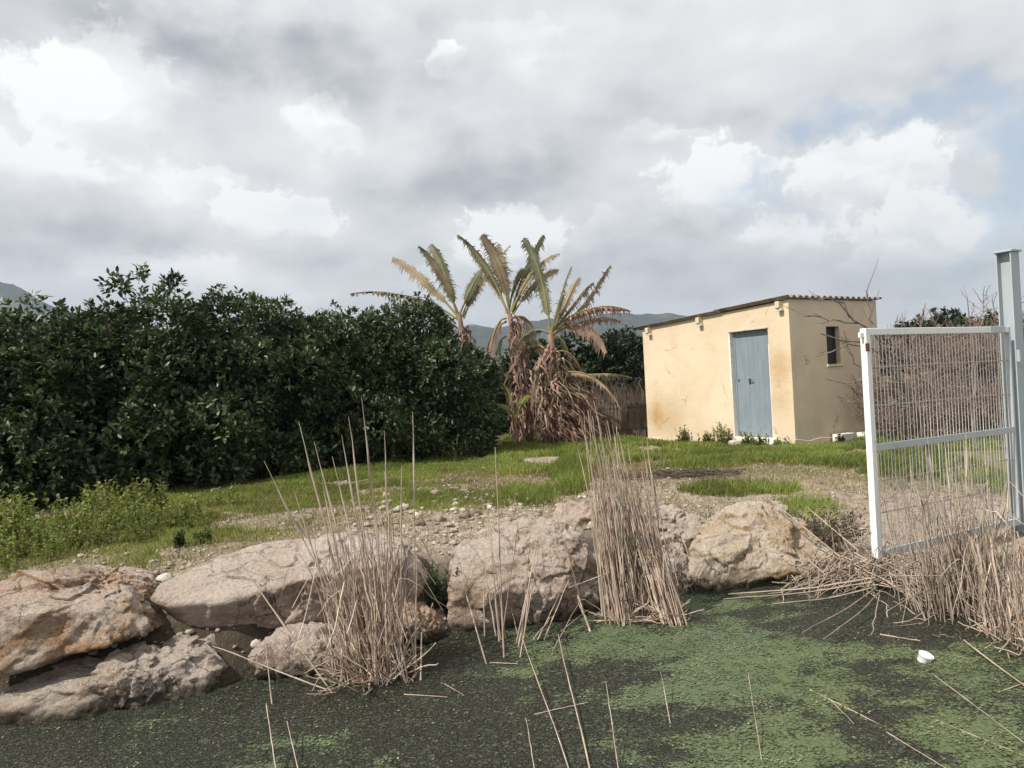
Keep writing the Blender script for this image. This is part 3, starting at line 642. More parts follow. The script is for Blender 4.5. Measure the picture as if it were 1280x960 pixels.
for (px, Y, ci, s, rz, lab) in [
  (511, 16.0, 0, (.97, .95, .97), .3, 'rounded dark green citrus tree at the right end of the orchard, beside the banana plants'),
  (412, 15.0, 1, (.9, .9, .92), 2.1, 'dark citrus tree second from the right end of the orchard, behind the tall reed stalks'),
  (310, 14.0, 0, (1.0, .98, 1.0), 4.0, 'dark citrus tree third from the right end of the orchard'),
  (188, 12.7, 2, (1., 1., .96), 1.2, 'dark citrus tree with thin shoots sticking up above the orchard skyline'),
  (45, 11.6, 1, (1.0, 1.0, .89), .2, 'dark citrus tree at the left edge of the photo, over the dark hollow'),
  (-120, 10.9, 0, (1., 1., .86), 5.0, 'citrus tree cut by the left edge of the photo'),
  (-330, 10.6, 2, (1., 1., .95), 3.0, 'unseen citrus tree added beyond the left edge to shade the orchard'),  # out of view, added for the shade it throws
  (60, 15.6, 0, (1., 1., .8), 4.4, 'citrus tree in the second row behind the left edge of the orchard'),
  (250, 17.2, 1, (1., 1., .9), 5.6, 'citrus tree in the second row behind the tree with the thin shoots'),
  (372, 18.8, 0, (1., 1., .86), .9, 'citrus tree in the second row behind the tall reed stalks'),
  (352, 16.9, 0, (.95, .95, .82), 2.2, 'citrus tree added in the second row to shade the gap left of the tall reed stalks'),  # added to close the gap and shade the bright ground behind
  (465, 19.2, 1, (1., 1., .8), 3.7, 'citrus tree in the second row behind the rounded right end tree'),
  (-130, 14.6, 1, (1., 1., .85), 2.9, 'unseen citrus tree added in the second row, left out of view, to shade the orchard')]:  # the last one is unseen, put in to cast shade from the left
    tree('citrus_tree', tp(px, Y, .47), ci, (ci+1) % 2, lab, s=s, rz=rz)
# litter under the left tree
def log(pa, pb, r, label):
    a, b = np.array(pa), np.array(pb); t = np.linspace(0, 1, 9)[:, None]; P = a*(1-t)+b*t+RNG.normal(0, .02, (9, 3))
    V, Q = tubes(P[None], (np.linspace(r, r*.6, 9)*(1+RNG.normal(0, .06, 9)))[None], 8)
    tag(np_mesh('fallen_branch', V, Q, M['twig_pale'], smooth=True), label, 'fallen branch')
log(onz(-40, 612, .62), onz(58, 594, .6), .06, 'pale fallen branch lying in the dark hollow under the left citrus tree, the upper one')
log(onz(-10, 622, .55), onz(80, 612, .55), .045, 'thin brownish fallen branch in the dark hollow under the left citrus tree, the lower one')

# trees beyond
FC = [crown_mesh('crown', 21, 2., 2., 3.8, 1800, leaf=.2, skirt=.3, mkey='far_leaf', lobes=12, spikes=2), crown_mesh('crown', 23, 2.2, 2.1, 3.6, 1800, leaf=.2, skirt=.3, mkey='far_leaf', lobes=10, spikes=3)]
FT = [trunk_mesh(3.6, 1.8, 5)]
for (px, Y, ci, s, lab) in [(665, 30, 0, .85, 'dark tree seen between the two left banana stems'), (725, 29, 1, .92, 'dark green tree behind the dry reeds, nearest right of the banana plants'),
   (598, 23.5, 1, .62, 'low dark tree in the gap between the orchard and the banana plants'), (775, 30, 0, .9, 'dark green tree behind the dry reeds, close to the left end of the shed'), (830, 33, 1, .95, 'dark tree half hidden behind the left end of the shed')]:
    tree('evergreen_tree', tp(px, Y, .3), ci, 0, lab, 'tree', 'evergreen trees behind the reed screen', (s*1.15, s*1.15, s), px*.1, FC, FT)
for (px, Y, ci, s, lab) in [(1090, 40, 1, .90, 'low dark tree of the far line, next to the right end of the shed roof'), (1128, 42, 0, .93, 'low dark tree of the far line above the left part of the gate'), (1168, 40, 1, 1.08, 'taller tree of the far line above the gate, left of its tallest neighbour'),
   (1190, 42, 0, 1.12, 'tallest bushy tree of the far line above the middle of the gate'), (1218, 40, 1, 1.0, 'dark tree of the far line behind the thin bare stem above the gate'), (1250, 41, 0, 1.04, 'dark tree of the far line next to the grey gate post'), (1300, 40, 1, 1.0, 'dark tree of the far line cut by the right edge of the photo')]:
    tree('distant_tree', tp(px, Y, .3), ci, 0, lab, 'tree', 'far line of trees above the gate', (s*1.1, s*1.1, s), px*.1, FC, FT)

# ------------------------------------------------------------------ bare trees and bushes
def path(pts, K=7, jit=.01):
    pts = np.array(pts, float); s = np.r_[0, np.cumsum(np.linalg.norm(np.diff(pts, axis=0), axis=1))]; u = np.linspace(0, s[-1], K)
    return np.c_[[np.interp(u, s, pts[:, i]) for i in range(3)]].T+RNG.normal(0, jit, (K, 3))
def bare_tree(name, base, polys, label, cat, m='twig_pale', r0=.02, twigs=4):
    r = empty(name, base); tag(r, label, cat); b = np.array(base)
    P = []; Rd = []
    for k, q in enumerate(polys):
        p = path([at(*a) for a in q], 9, .012)-b; P.append(p); rr = r0*(1 if k < 2 else .6); Rd.append(np.linspace(rr, rr*.4, 9))
    T = []; TR_ = []
    for p in P:
        for _ in range(twigs):
            i = random.randint(3, 8); d = p[min(i+1, 8)]-p[i-2]; d = d/np.linalg.norm(d); d = d+np.array(rdir(1)[0])*.75; L = random.uniform(.08, .26)
            t = np.linspace(0, 1, 5)[:, None]; T.append(p[i]+d*L*t+np.array([0, 0, 1])*t**2*L*.3+RNG.normal(0, .006, (5, 3))); TR_.append(np.linspace(.006, .0025, 5))
    np_mesh('branches', *join([tubes(np.array(P), np.array(Rd), 6), tubes(np.array(T), np.array(TR_), 4)]), M[m], r, smooth=True)
FB = onz(1165, 590, .45)
bare_tree('bare_fig_tree', FB, [[(1165, 590, 10.2), (1150, 520, 10.1), (1118, 455, 9.9), (1095, 420, 9.7), (1065, 400, 9.5), (1046, 378, 9.4)], [(1160, 560, 10.2), (1130, 480, 9.9), (1085, 430, 9.6), (1050, 424, 9.5), (1028, 418, 9.4)],
  [(1105, 432, 9.8), (1088, 395, 9.8), (1084, 362, 9.8)], [(1118, 455, 9.9), (1090, 462, 9.7), (1068, 455, 9.6), (1062, 435, 9.5)], [(1130, 480, 9.9), (1085, 475, 9.6), (1050, 481, 9.5), (1030, 474, 9.4)], [(1140, 510, 10), (1090, 500, 9.8), (1072, 492, 9.7), (1060, 482, 9.6)],
  [(1072, 405, 9.6), (1040, 400, 9.5), (1012, 395, 9.4)], [(1062, 398, 9.5), (1052, 378, 9.5), (1022, 372, 9.4)], [(1118, 455, 9.9), (1112, 420, 10), (1122, 395, 10.1)], [(1090, 440, 9.7), (1060, 428, 9.6), (1040, 440, 9.5)], [(1125, 500, 10), (1095, 520, 9.9), (1078, 512, 9.8)]],
  'bare fig tree with pale crooked twigs reaching across the end wall from behind the gate', 'fig tree', r0=.02, twigs=5)
bare_tree('bare_sapling', onz(1218, 560, .45), [[(1218, 560, 12), (1216, 480, 12), (1213, 405, 12), (1208, 374, 12)], [(1217, 500, 12), (1222, 420, 12), (1232, 392, 12)]], 'thin bare sapling rising straight above the top rail in the right half of the gate', 'sapling', r0=.022, twigs=3)
bare_tree('forked_bare_sapling', onz(1250, 562, .45), [[(1250, 562, 12.5), (1249, 470, 12.5), (1248, 405, 12.5), (1241, 379, 12.5)], [(1248, 420, 12.5), (1252, 392, 12.5), (1256, 384, 12.5)], [(1248, 410, 12.5), (1240, 392, 12.5), (1233, 386, 12.5)]], 'forked bare sapling close beside the grey gate post', 'sapling', r0=.02, twigs=3)
def bush_mesh(seed, H, W, n1=16):
    rng = np.random.default_rng(seed); P = []; Rd = []; t = np.linspace(0, 1, 5)[:, None]
    def rec(p, d, L, r, lv):
        e = p+d*L; q = p*(1-t)+e*t+rng.normal(0, L*.05, (5, 3)); q[0] = p; P.append(q); Rd.append(np.maximum(np.linspace(r, r*.55, 5), .0055))
        if lv == 0: return
        for _ in range(3 if lv > 1 else 4):
            k = rng.integers(2, 5); nd = d+rng.normal(0, .6, 3); nd[2] += .12; rec(q[k], nd/np.linalg.norm(nd), L*rng.uniform(.5, .8), r*.55, lv-1)
    for i in range(n1):
        a = rng.uniform(0, 2*PI); d = np.array([math.cos(a)*.55*W, math.sin(a)*.5*W, 1.]); rec(np.array([math.cos(a)*W*.25, math.sin(a)*W*.2, 0]), d/np.linalg.norm(d), H*.42*rng.uniform(.7, 1.1), .02, 3)
    V, Q = tubes(np.array(P), np.array(Rd), 3); return V, Q
BV = [bush_mesh(i, 1.7, 1., 24) for i in (31, 32)]
for k, (px, Y, z, s, lab) in enumerate([(1138, 14.9, .7, .95, 'tangled brown bare bush behind the gate, next to the end wall of the shed'), (1165, 14.6, 1., .9, 'tangled brown bare bush behind the left half of the gate'), (1205, 14.9, 1.2, .8, 'tangled brown bare bush behind the middle of the gate'),
   (1240, 14.4, 1.15, .85, 'tangled brown bare bush behind the right half of the gate'), (1285, 14.6, 1.25, .85, 'tangled brown bare bush behind the grey gate post'), (1180, 17, 1.2, 1.0, 'brown bare bush in the back row behind the middle of the gate'), (1235, 17, 1.2, 1.0, 'brown bare bush in the back row behind the right half of the gate'), (1150, 13.6, 1.2, .7, 'low brown bare bush in the front row behind the left half of the gate'), (1215, 13.5, 1.2, .72, 'low brown bare bush in the front row behind the middle of the gate'), (1262, 13.4, 1.2, .7, 'low brown bare bush in the front row next to the gate post'), (1285, 17, 1.2, 1.0, 'brown bare bush in the back row behind the gate post')]):
    p = at(px, 500, Y); z = float(height(p[:1], p[1:2])[0])
    v, q = BV[k % 2]; a = k*1.3; v = v*np.array([s*1.2, s*1.2, s]); v = np.c_[v[:, 0]*math.cos(a)-v[:, 1]*math.sin(a), v[:, 0]*math.sin(a)+v[:, 1]*math.cos(a), v[:, 2]]
    tag(np_mesh('bare_bush', v, q, M['twig'], loc=(p[0], p[1], z)), lab, 'bush', 'bare bushes behind the gate')
def dry_mound():
    n = 34000; x = RNG.uniform(7.1, 14, n); y = RNG.uniform(12.8, 17.5, n); z = height(x, y); k = (z > .52+RNG.uniform(0, .12, n)); x, y, z = x[k], y[k], z[k]; n = len(x)
    V, Q = blades(np.c_[x, y, z], RNG.uniform(.12, .6, n), np.full(n, .007), RNG.uniform(.2, 1., n), RNG.uniform(0, 2*PI, n))
    tag(np_mesh('dead_grass', V, Q, M['reed_bg']), 'matted brown dead grass on the rise behind the gate', 'dead grass', kind='stuff')
dry_mound()

# ------------------------------------------------------------------ reed screen and dry reeds by the shed
def screen():
    a = at(715, 550, 18.9); b = at(812, 550, 18.9); za = .42
    r = empty('cane_screen', (a[0], a[1], za)); tag(r, 'low brown cane screen between the banana plants and the left end of the shed', 'fence')
    L = b[0]-a[0]+.4; n = 150; x = np.linspace(0, L, n)+RNG.normal(0, .004, n); h = .86+RNG.normal(0, .025, n)
    P = np.stack([np.c_[x, RNG.normal(0, .01, n), np.full(n, -.05)], np.c_[x+RNG.normal(0, .01, n), RNG.normal(0, .01, n), h*.5], np.c_[x+RNG.normal(0, .015, n), RNG.normal(0, .01, n), h]], 1)
    np_mesh('cane_panel', *tubes(P, np.full((n, 3), .010), 5), M['screen'], r, smooth=True)
    for z in (.25, .78): np_mesh('wire', *tubes(np.array([[[0, -.02, z], [L/2, -.02, z], [L, -.02, z]]]), np.full((1, 3), .006), 5), M['dark'], r)
    for k in range(3): mb = MB(); mb.box((k*L/2-.03, .02, -.1), (k*L/2+.03, .07, .92)); mb.build('post', M['bark'], r, bevel=.006)
screen()
def reed_stand(px, Y, W, H, n, label, m='reed_bg'):
    p = at(px, 540, Y); b = np.c_[RNG.normal(0, W*.4, n), RNG.normal(0, .25, n), np.zeros(n)]; h = H*RNG.uniform(.55, 1.08, n)
    t = np.linspace(0, 1, 6)[None, :, None]; tip = b+np.c_[RNG.normal(0, .14, (n, 2)), h]; P = b[:, None]*(1-t)+tip[:, None]*t+RNG.normal(0, .015, (n, 6, 3))
    P[:, -1, 2] -= RNG.uniform(0, .15, n); P[:, -1, 0] += RNG.normal(0, .06, n)
    tag(np_mesh('dry_reeds', *tubes(P, np.linspace(.009, .003, 6)[None].repeat(n, 0)), M[m], loc=(p[0], p[1], .42)), label, 'reeds', 'dry reeds behind the cane screen')
reed_stand(735, 19.6, .8, 1.5, 260, 'dry brown reeds behind the cane screen, next to the banana plants')
reed_stand(765, 19.7, .7, 1.55, 220, 'dry brown reeds behind the middle of the cane screen')
reed_stand(797, 19.5, .6, 1.4, 220, 'dry brown reeds behind the cane screen, next to the shed')

# ------------------------------------------------------------------ banana plants
def banana_leaf(base, ctrl, tip, width, m, parent, org, tatter=.35, droop=.6, ribm='ban_rib', seed=0, start=.2, n=84):
    rng = np.random.default_rng(seed); K = 19; t = np.linspace(0, 1, K)[:, None]
    b, c, e = (np.array(q)-org for q in (base, ctrl, tip)); C = b*(1-t)**2+2*c*t*(1-t)+e*t*t
    C[:, 2] -= .22*np.clip((t[:, 0]-.72)/.28, 0, 1)**2*np.linalg.norm(e-b)*.18*droop       # the tip hooks over
    rib = tubes(C[None], (np.linspace(.028, .004, K))[None], 5)
    T = np.gradient(C, axis=0); T = nrm(T); S = np.cross(T, [0, 0, 1.]); S = np.where(np.linalg.norm(S, axis=1, keepdims=True) > .2, S, [[.8, .6, 0]]); S = nrm(S); Nn = np.cross(S, T)
    tw = rng.choice([-1, 1])*rng.uniform(.75, 1.3)+np.linspace(-.25, .25, K)[:, None]; S = S*np.cos(tw)+Nn*np.sin(tw)
    prof = np.clip(np.sin(PI*np.clip((t[:, 0]-start)/(1-start)*.86+.12, 0, 1)), 0, 1)**.55*(t[:, 0] >= start-.03)
    Vs = []; Qs = []; o = 0; g1 = np.array([0, 0, -1.]); L = np.linalg.norm(e-b)
    for side in (-1, 1):
        dr = droop*rng.uniform(.8, 1.15); dirs = nrm(side*S*(1-min(dr, 1)*.45)+T*.35+g1*dr*.55)
        width *= .72; inner = width*(.50-.5*tatter)
        i0 = int(start*(K-1)); e1 = []
        for i in range(i0, K):                       # the whole part of the blade next to the rib
            wv = inner*prof[i]*rng.uniform(.75, 1.2); Vs += [C[i], C[i]+dirs[i]*wv]; e1.append(wv)
            if i > i0: Qs.append((o-2, o-1, o+1, o))
            o += 2
        for k in range(n):                           # the torn fringe
            if rng.random() < tatter*.45: continue
            f = min(start+(1-start)*(k+rng.random())/n, .985)*(K-1); i = min(int(f), K-2); q = f-i
            p0 = C[i]*(1-q)+C[i+1]*q; dd = nrm(dirs[i]*(1-q)+dirs[i+1]*q); wv = e1[max(0, i-i0)]*.8
            p = p0+dd*wv; l = width*.55*prof[i]*rng.uniform(.15, 1.25)**1.3; tt = T[i]; ww = tt*L*(1-start)/n*rng.uniform(.5, 1.6)
            d1 = nrm(dd+rng.normal(0, .2, 3)+g1*.55*dr); d2 = nrm(d1+g1*1.2*dr+rng.normal(0, .25, 3))
            p1 = p+d1*l*.5; p2 = p1+d2*l*.55; j = rng.normal(0, .012, 3)
            Vs += [p-dd*wv*.3-ww*.6, p-dd*wv*.3+ww*.6, p1-ww*.5, p1+ww*.5, p2-ww*.15+j, p2+ww*.15+j]
            Qs += [(o, o+1, o+3, o+2), (o+2, o+3, o+5, o+4)]; o += 6
    nb = len(Qs); V, Q = join([(np.array(Vs), np.array(Qs)), rib]); lf = np_mesh('leaf', V, Q, M[m], parent); lf.data.materials.append(M[ribm])
    lf.data.polygons.foreach_set('material_index', (np.arange(len(Q)) >= nb).astype(np.int32))
def skirt(parent, n, z0, z1, rad, lng, seed, m='ban_dead', flare=1., off=(0, 0)):
    rng = np.random.default_rng(seed); zz = rng.uniform(z0, z1, n); a = rng.uniform(0, 2*PI, n); L = lng*rng.uniform(.3, 1.35, n); L = np.minimum(L, zz+.02)
    out = np.c_[np.cos(a), np.sin(a), np.zeros(n)]; s = np.c_[-np.sin(a), np.cos(a), np.zeros(n)]; K = 6; V = np.zeros((n, K, 2, 3)); w = rng.uniform(.010, .035, n)
    rr = rad*rng.uniform(.1, 1.1, n)
    for k in range(K):
        t = k/(K-1); c = out*(.07+rr*flare*math.sin(min(1, t*1.6)*PI/2))[:, None]; c[:, 2] = zz-L*t+.12*math.sin(t*PI); c = c+rng.normal(0, .05, (n, 3)); c[:, 0] += off[0]*t; ww = s*(w*(1-.55*t)*rng.uniform(.6, 1.3, n))[:, None]+out*rng.normal(0, .012, n)[:, None]
        V[:, k, 0] = c-ww; V[:, k, 1] = c+ww
    V[..., 2] = np.maximum(V[..., 2], .01)
    idx = np.arange(n*K*2).reshape(n, K, 2); Q = np.stack([idx[:, :-1, 0], idx[:, :-1, 1], idx[:, 1:, 1], idx[:, 1:, 0]], -1).reshape(-1, 4)
    np_mesh('dead_leaf_skirt', V.reshape(-1, 3), Q, M[m], parent)
def banana(px, py, Y, top, label, lv, r=.13, sk=None):
    base = onz(px, py, .44); base = at(px, py, Y); base[2] = .44
    org = base.copy(); e = empty('banana_plant', base); tag(e, label, 'banana plant', 'banana plants beside the orchard')
    tpx = at(*top, Y)-org; t = np.linspace(0, 1, 10)[:, None]; P = t*tpx+np.array([.06, 0, 0])*np.sin(t*PI)
    np_mesh('stem', *tubes(P[None], (np.linspace(r, r*.45, 10)*(1+RNG.normal(0, .04, 10)))[None], 10), M['ban_dead'], e, smooth=True)
    for k, (b, c, tp_, dy, w, m, ta, dr) in enumerate(lv):
        banana_leaf(at(b[0], b[1], Y), at(c[0], c[1], Y+dy*.5), at(tp_[0], tp_[1], Y+dy), w, m, e, org, ta, dr, seed=k*7+int(px))
    for a in (sk or []): skirt(e, *a)
D_, G_, N_ = 'ban_dry', 'ban_green', 'ban_dead'
banana(588, 545, 18.9, (574, 392), 'leftmost banana plant, its ragged leaves fanning out above the citrus tree', [
  ((570, 398), (530, 365), (437, 362), .3, .42, D_, .4, .9), ((572, 395), (535, 350), (490, 319), .3, .42, D_, .3, .85), ((573, 392), (552, 340), (523, 304), -.3, .42, D_, .35, .9),
  ((572, 400), (560, 340), (538, 302), .6, .6, G_, .3, .8), ((575, 392), (592, 350), (607, 330), -.2, .5, G_, .25, .75), ((578, 396), (590, 360), (601, 338), .3, .5, G_, .3, .7), ((580, 398), (590, 365), (638, 303), .5, .38, D_, .4, .7), ((570, 405), (545, 375), (505, 378), -.4, .42, N_, .3, 1.),
  ((572, 410), (552, 392), (540, 430), -.3, .4, N_, .3, 1.)], sk=[(110, 1.5, 2.95, .16, .8, 5), (60, .8, 2., .25, .9, 6)])
banana(655, 550, 18.4, (637, 392), 'tallest banana plant, in the middle, with half green ragged leaves standing up', [
  ((634, 392), (618, 335), (572, 290), .2, .55, G_, .25, .7), ((637, 390), (626, 330), (602, 291), -.3, .62, D_, .2, .65), ((640, 388), (650, 345), (680, 291), .3, .55, G_, .3, .7), ((640, 390), (660, 335), (697, 314), -.3, .5, D_, .35, .85), ((642, 392), (665, 350), (698, 335), .3, .45, D_, .4, .8),
  ((636, 395), (640, 350), (655, 335), .5, .4, G_, .3, .7), ((633, 398), (615, 395), (610, 470), -.3, .5, N_, .3, 1.), ((640, 398), (665, 385), (672, 440), .2, .5, D_, .3, .9), ((640, 420), (655, 425), (660, 500), .3, .5, G_, .2, .8), ((634, 420), (615, 425), (625, 470), -.2, .5, G_, .2, .9), ((640, 410), (668, 420), (700, 460), .3, .5, D_, .2, .9), ((636, 392), (612, 345), (588, 312), .5, .45, D_, .45, .85), ((637, 390), (634, 335), (622, 302), .5, .45, G_, .4, .75), ((641, 392), (655, 352), (672, 325), .5, .45, G_, .4, .75), ((633, 402), (618, 405), (606, 450), .4, .45, N_, .4, 1.)],
  sk=[(170, 1.4, 3.1, .2, .9, 7), (150, .5, 2., .3, 1.1, 8)])
banana(693, 553, 17.8, (688, 418), 'right banana plant with a thick skirt of dead brown leaves and a yellow stalk', [
  ((688, 420), (684, 350), (655, 293), .2, .5, G_, .2, .75), ((689, 418), (694, 395), (705, 366), -.2, .45, G_, .1, .7), ((691, 416), (712, 370), (724, 343), .2, .5, D_, .45, 1.), ((692, 416), (735, 385), (763, 328), .3, .4, D_, .4, .75), ((690, 415), (725, 375), (788, 384), -.3, .5, N_, .25, 1.15), ((690, 418), (735, 385), (757, 438), -.5, .6, N_, .1, .9),
  ((690, 418), (660, 400), (640, 440), .3, .5, G_, .3, .9), ((692, 420), (712, 420), (716, 480), .3, .5, G_, .3, .9), ((692, 470), (740, 450), (776, 508), -.3, .38, N_, .3, 1.), ((692, 475), (730, 465), (790, 468), .3, .3, D_, .4, 1.), ((692, 500), (740, 470), (752, 540), -.4, .34, N_, .3, 1.), ((688, 440), (672, 440), (664, 510), -.3, .45, N_, .3, 1.), ((691, 416), (722, 372), (742, 350), .4, .45, D_, .5, .9), ((692, 418), (735, 392), (776, 398), .5, .45, D_, .45, 1.), ((689, 417), (700, 370), (714, 330), -.4, .42, G_, .35, .8), ((692, 440), (722, 430), (735, 490), .4, .45, N_, .4, 1.), ((686, 440), (665, 420), (648, 450), .5, .4, G_, .3, .9)],
  r=.15, sk=[(300, 1.2, 2.3, .24, .7, 9), (480, .3, 1.9, .36, .7, 10, 'ban_dead', 1.), (330, .3, 1.45, .6, .6, 12, 'ban_dead', 1., (.6, 0)), (120, .9, 1.9, .55, .6, 13, 'ban_dry', 1., (.2, 0))])
banana(640, 545, 17.6, (643, 528), 'small young banana sucker with narrow green leaves low at the foot of the tall plant', [
  ((643, 528), (640, 500), (612, 510), -.2, .2, 'grass', .0, .4), ((643, 528), (642, 490), (628, 480), .1, .2, 'grass', .0, .3), ((644, 528), (650, 500), (662, 495), .1, .18, 'grass', .0, .4)], r=.05)

# ------------------------------------------------------------------ shed
def shed():
    C = (5.119, 14.033, .43); r = empty('shed', C, math.atan2(.515, .857)); tag(r, 'small ochre plastered shed with a corrugated sloping roof and a blue steel door', 'shed')
    A, B = 2.62, 4.05; zt = lambda y: 2.75-.165*y/4.05; dz = .04; t = .16
    D = (.50, 1.455, .17+dz, 2.235+dz); W = (1.03, 1.42, 1.50+dz, 2.22+dz)
    mb = MB()
    def rev(p, q, n):  # reveal quad from edge pq going inwards
        mb.quad(p, q, np.array(q)+n, np.array(p)+n)
    y0, y1, z0, z1 = D
    F = lambda y, z: np.array((0, y, z))
    N = 14   # front wall split into columns so that its top can waver
    def front(ya, yb, za, zb=None):
        n = max(1, int((yb-ya)/.2))
        for k in range(n):
            a, b = ya+(yb-ya)*k/n, ya+(yb-ya)*(k+1)/n; mb.quad(F(b, za), F(a, za), F(a, zb if zb else zt(a)), F(b, zb if zb else zt(b)))
    front(0, y0, -.3); front(y1, B, -.3); front(y0, y1, z1); mb.quad(F(y1, -.3), F(y0, -.3), F(y0, z0), F(y1, z0))
    nx = np.array((t, 0, 0))
    rev(F(y0, z0), F(y0, z1), nx); rev(F(y1, z1), F(y1, z0), nx); rev(F(y0, z1), F(y1, z1), nx); rev(F(y1, z0), F(y0, z0), nx)
    S = lambda x, z: np.array((x, 0, z)); x0, x1, w0, w1 = W; T = zt(0)
    mb.quad(S(0, -.3), S(x0, -.3), S(x0, T), S(0, T)); mb.quad(S(x1, -.3), S(A, -.3), S(A, T), S(x1, T)); mb.quad(S(x0, w1), S(x1, w1), S(x1, T), S(x0, T)); mb.quad(S(x0, -.3), S(x1, -.3), S(x1, w0), S(x0, w0))
    ny = np.array((0, t, 0))
    for p, q in ((S(x0, w1), S(x0, w0)), (S(x1, w0), S(x1, w1)), (S(x1, w1), S(x0, w1)), (S(x0, w0), S(x1, w0))): rev(p, q, ny)
    mb.quad((A, 0, -.3), (A, B, -.3), (A, B, zt(B)), (A, 0, T)); mb.quad((A, B, -.3), (0, B, -.3), (0, B, zt(B)), (A, B, zt(B)))
    mb.build('wall', M['plaster'], r)
    # rough plinth course, a little proud of the plaster
    D0 = MB(); xs = np.linspace(-.024, A+.02, 40); h = .16+.05*fbm(np.c_[xs*3, xs*0], 4, 4)
    for a, b, ha, hb in zip(xs[:-1], xs[1:], h[:-1], h[1:]): D0.quad((a, -.007, -.3), (b, -.007, -.3), (b, -.007, hb), (a, -.007, ha)); D0.quad((a, -.007, ha), (b, -.007, hb), (b, .0, hb+.01), (a, .0, ha+.01))
    for ya, yb in ((-.007, B),):
        ys = np.linspace(ya, yb, 30); h = .10+.09*fbm(np.c_[ys*2.2, ys*0], 4, 6)
        for a, b, ha, hb in zip(ys[:-1], ys[1:], h[:-1], h[1:]): D0.quad((-.024, b, -.3), (-.024, a, -.3), (-.024, a, ha), (-.024, b, hb)); D0.quad((-.024, b, hb), (-.024, a, ha), (0, a, ha+.01), (0, b, hb+.01))
    D0.build('plinth', M['plaster'], r)
    # corrugated roof in two overlapping sheets
    def sheet(ya, yb, lift, name='roof_sheet'):
        xs = np.linspace(-.11, A+.07, 340); V = []; Q = []; zz = .026*np.cos((xs+.11)/.172*2*PI); th = .009; n = len(xs)
        for (y, up) in ((ya, 0), (yb, 0), (ya, th), (yb, th)): V += [np.c_[xs, np.full(n, y), zt(y)+.030+zz+lift+up]]
        V = np.concatenate(V); i = np.arange(n-1)
        for a, b in ((0, 1), (3, 2), (2, 0), (1, 3)): Q.append(np.c_[a*n+i, a*n+i+1, b*n+i+1, b*n+i])
        Q.append(np.array([[0, n, 3*n, 2*n], [n-1, 3*n-1, 4*n-1, 2*n-1]]))
        np_mesh(name, V, np.concatenate(Q), M['roof'], r, smooth=False)
    sheet(-.09, 1.75, .018); sheet(1.6, 4.3, .0)
    mb = MB(); mb.box((-.01, -.005, T-.0), (A, .12, T+.012)); mb.build('wall_plate', M['concrete'], r)
    for y in (.16, 2.2, 3.78):
        mb = MB(); z = zt(y); mb.box((-.13, y-.05, z-.13), (.02, y+.05, z-.003), .003); o = mb.build('beam_end', M['plaster'], r, bevel=.012)
        mb = MB(); mb.box((-.10, y-.06, z-.18), (-.002, y+.04, z-.132)); mb.build('bearing_pad', M['whitewash'], o, bevel=.01)
    # door
    mb = MB(); mb.box((.10, y0+.012, z0+.004), (.135, y1-.012, z1-.01))
    d = mb.build('door', M['door'], r, bevel=.004)
    mb = MB(); ym = (y0+y1)/2
    for ya, yb in ((y0+.012, y0+.05), (y1-.05, y1-.012)): mb.box((.088, ya, z0+.004), (.0995, yb, z1-.01))
    mb.box((.088, y0+.052, z1-.05), (.0995, y1-.052, z1-.01)); mb.build('door_rim', M['door'], d)
    for k in range(7):
        y = y0+.12+k*(y1-y0-.24)/6; mb = MB(); mb.box((.0985, y-.006, z0+.06), (.0997, y+.006, z1-.09)); mb.build('pressed_rib', M['door'], d)
    mb = MB(); mb.box((.08, y1-.115, 1.26+dz), (.0875, y1-.09, 1.31+dz)); mb.build('lock_plate', M['dark'], d, bevel=.003)
    P = np.array([[.08, ym+.10, 1.29+dz], [.05, ym+.10, 1.285+dz], [.045, ym+.06, 1.28+dz], [.05, ym+.0, 1.275+dz]]); np_mesh('handle', *tubes(P[None], np.full((1, 4), .011), 6), M['dark'], d, smooth=True)
    mb = MB(); mb.box((.082, ym+.085, 1.2+dz), (.0985, ym+.115, 1.31+dz)); mb.build('handle_plate', M['dark'], d, bevel=.004)
    mb = MB(); mb.box((-.008, y1-.012, z0), (.085, y1-.001, z1-.02)); mb.box((-.006, y1, z0+.9), (.003, y1+.03, z1-.08)); mb.build('jamb', M['whitewash'], r, bevel=.004)
    mb = MB(); mb.box((-.004, y0-.004, z0), (.08, y0+.010, z1-.3)); mb.build('jamb', M['whitewash'], r, bevel=.003)
    mb = MB(); mb.box((-.10, y0-.10, -.02), (.02, y1+.04, z0-.004)); mb.build('threshold', M['whitewash'], r, bevel=.015)
    mb = MB(); mb.box((-.012, y0-.02, z1+.004), (.0, y1+.03, z1+.03)); mb.build('lintel_edge', M['concrete'], r, bevel=.003)
    # window
    mb = MB()
    for a, b in (((x0+.005, .09, w0+.005), (x0+.03, .12, w1-.005)), ((x1-.03, .09, w0+.005), (x1-.005, .12, w1-.005)), ((x0+.032, .09, w0+.005), (x1-.032, .12, w0+.03)), ((x0+.032, .09, w1-.03), (x1-.032, .12, w1-.005))): mb.box(a, b)
    fr = mb.build('window_frame', M['dark'], r)
    P = []; 
    for k in range(-14, 14):
        for sg in (1, -1):
            xa = x0+k*.055; za, zb = w0, w1; q = [(xa, za), (xa+sg*(zb-za), zb)]
            pts = [(xa+sg*u*(zb-za), za+u*(zb-za)) for u in np.linspace(0, 1, 60)]; pts = [p for p in pts if x0+.02 < p[0] < x1-.02]
            if len(pts) > 3: P.append([(pts[0][0], .08, pts[0][1]), ((pts[0][0]+pts[-1][0])/2, .08, (pts[0][1]+pts[-1][1])/2), (pts[-1][0], .08, pts[-1][1])])
    np_mesh('wire_grille', *tubes(np.array(P), np.full((len(P), 3), .0026), 4), M['dark'], fr)
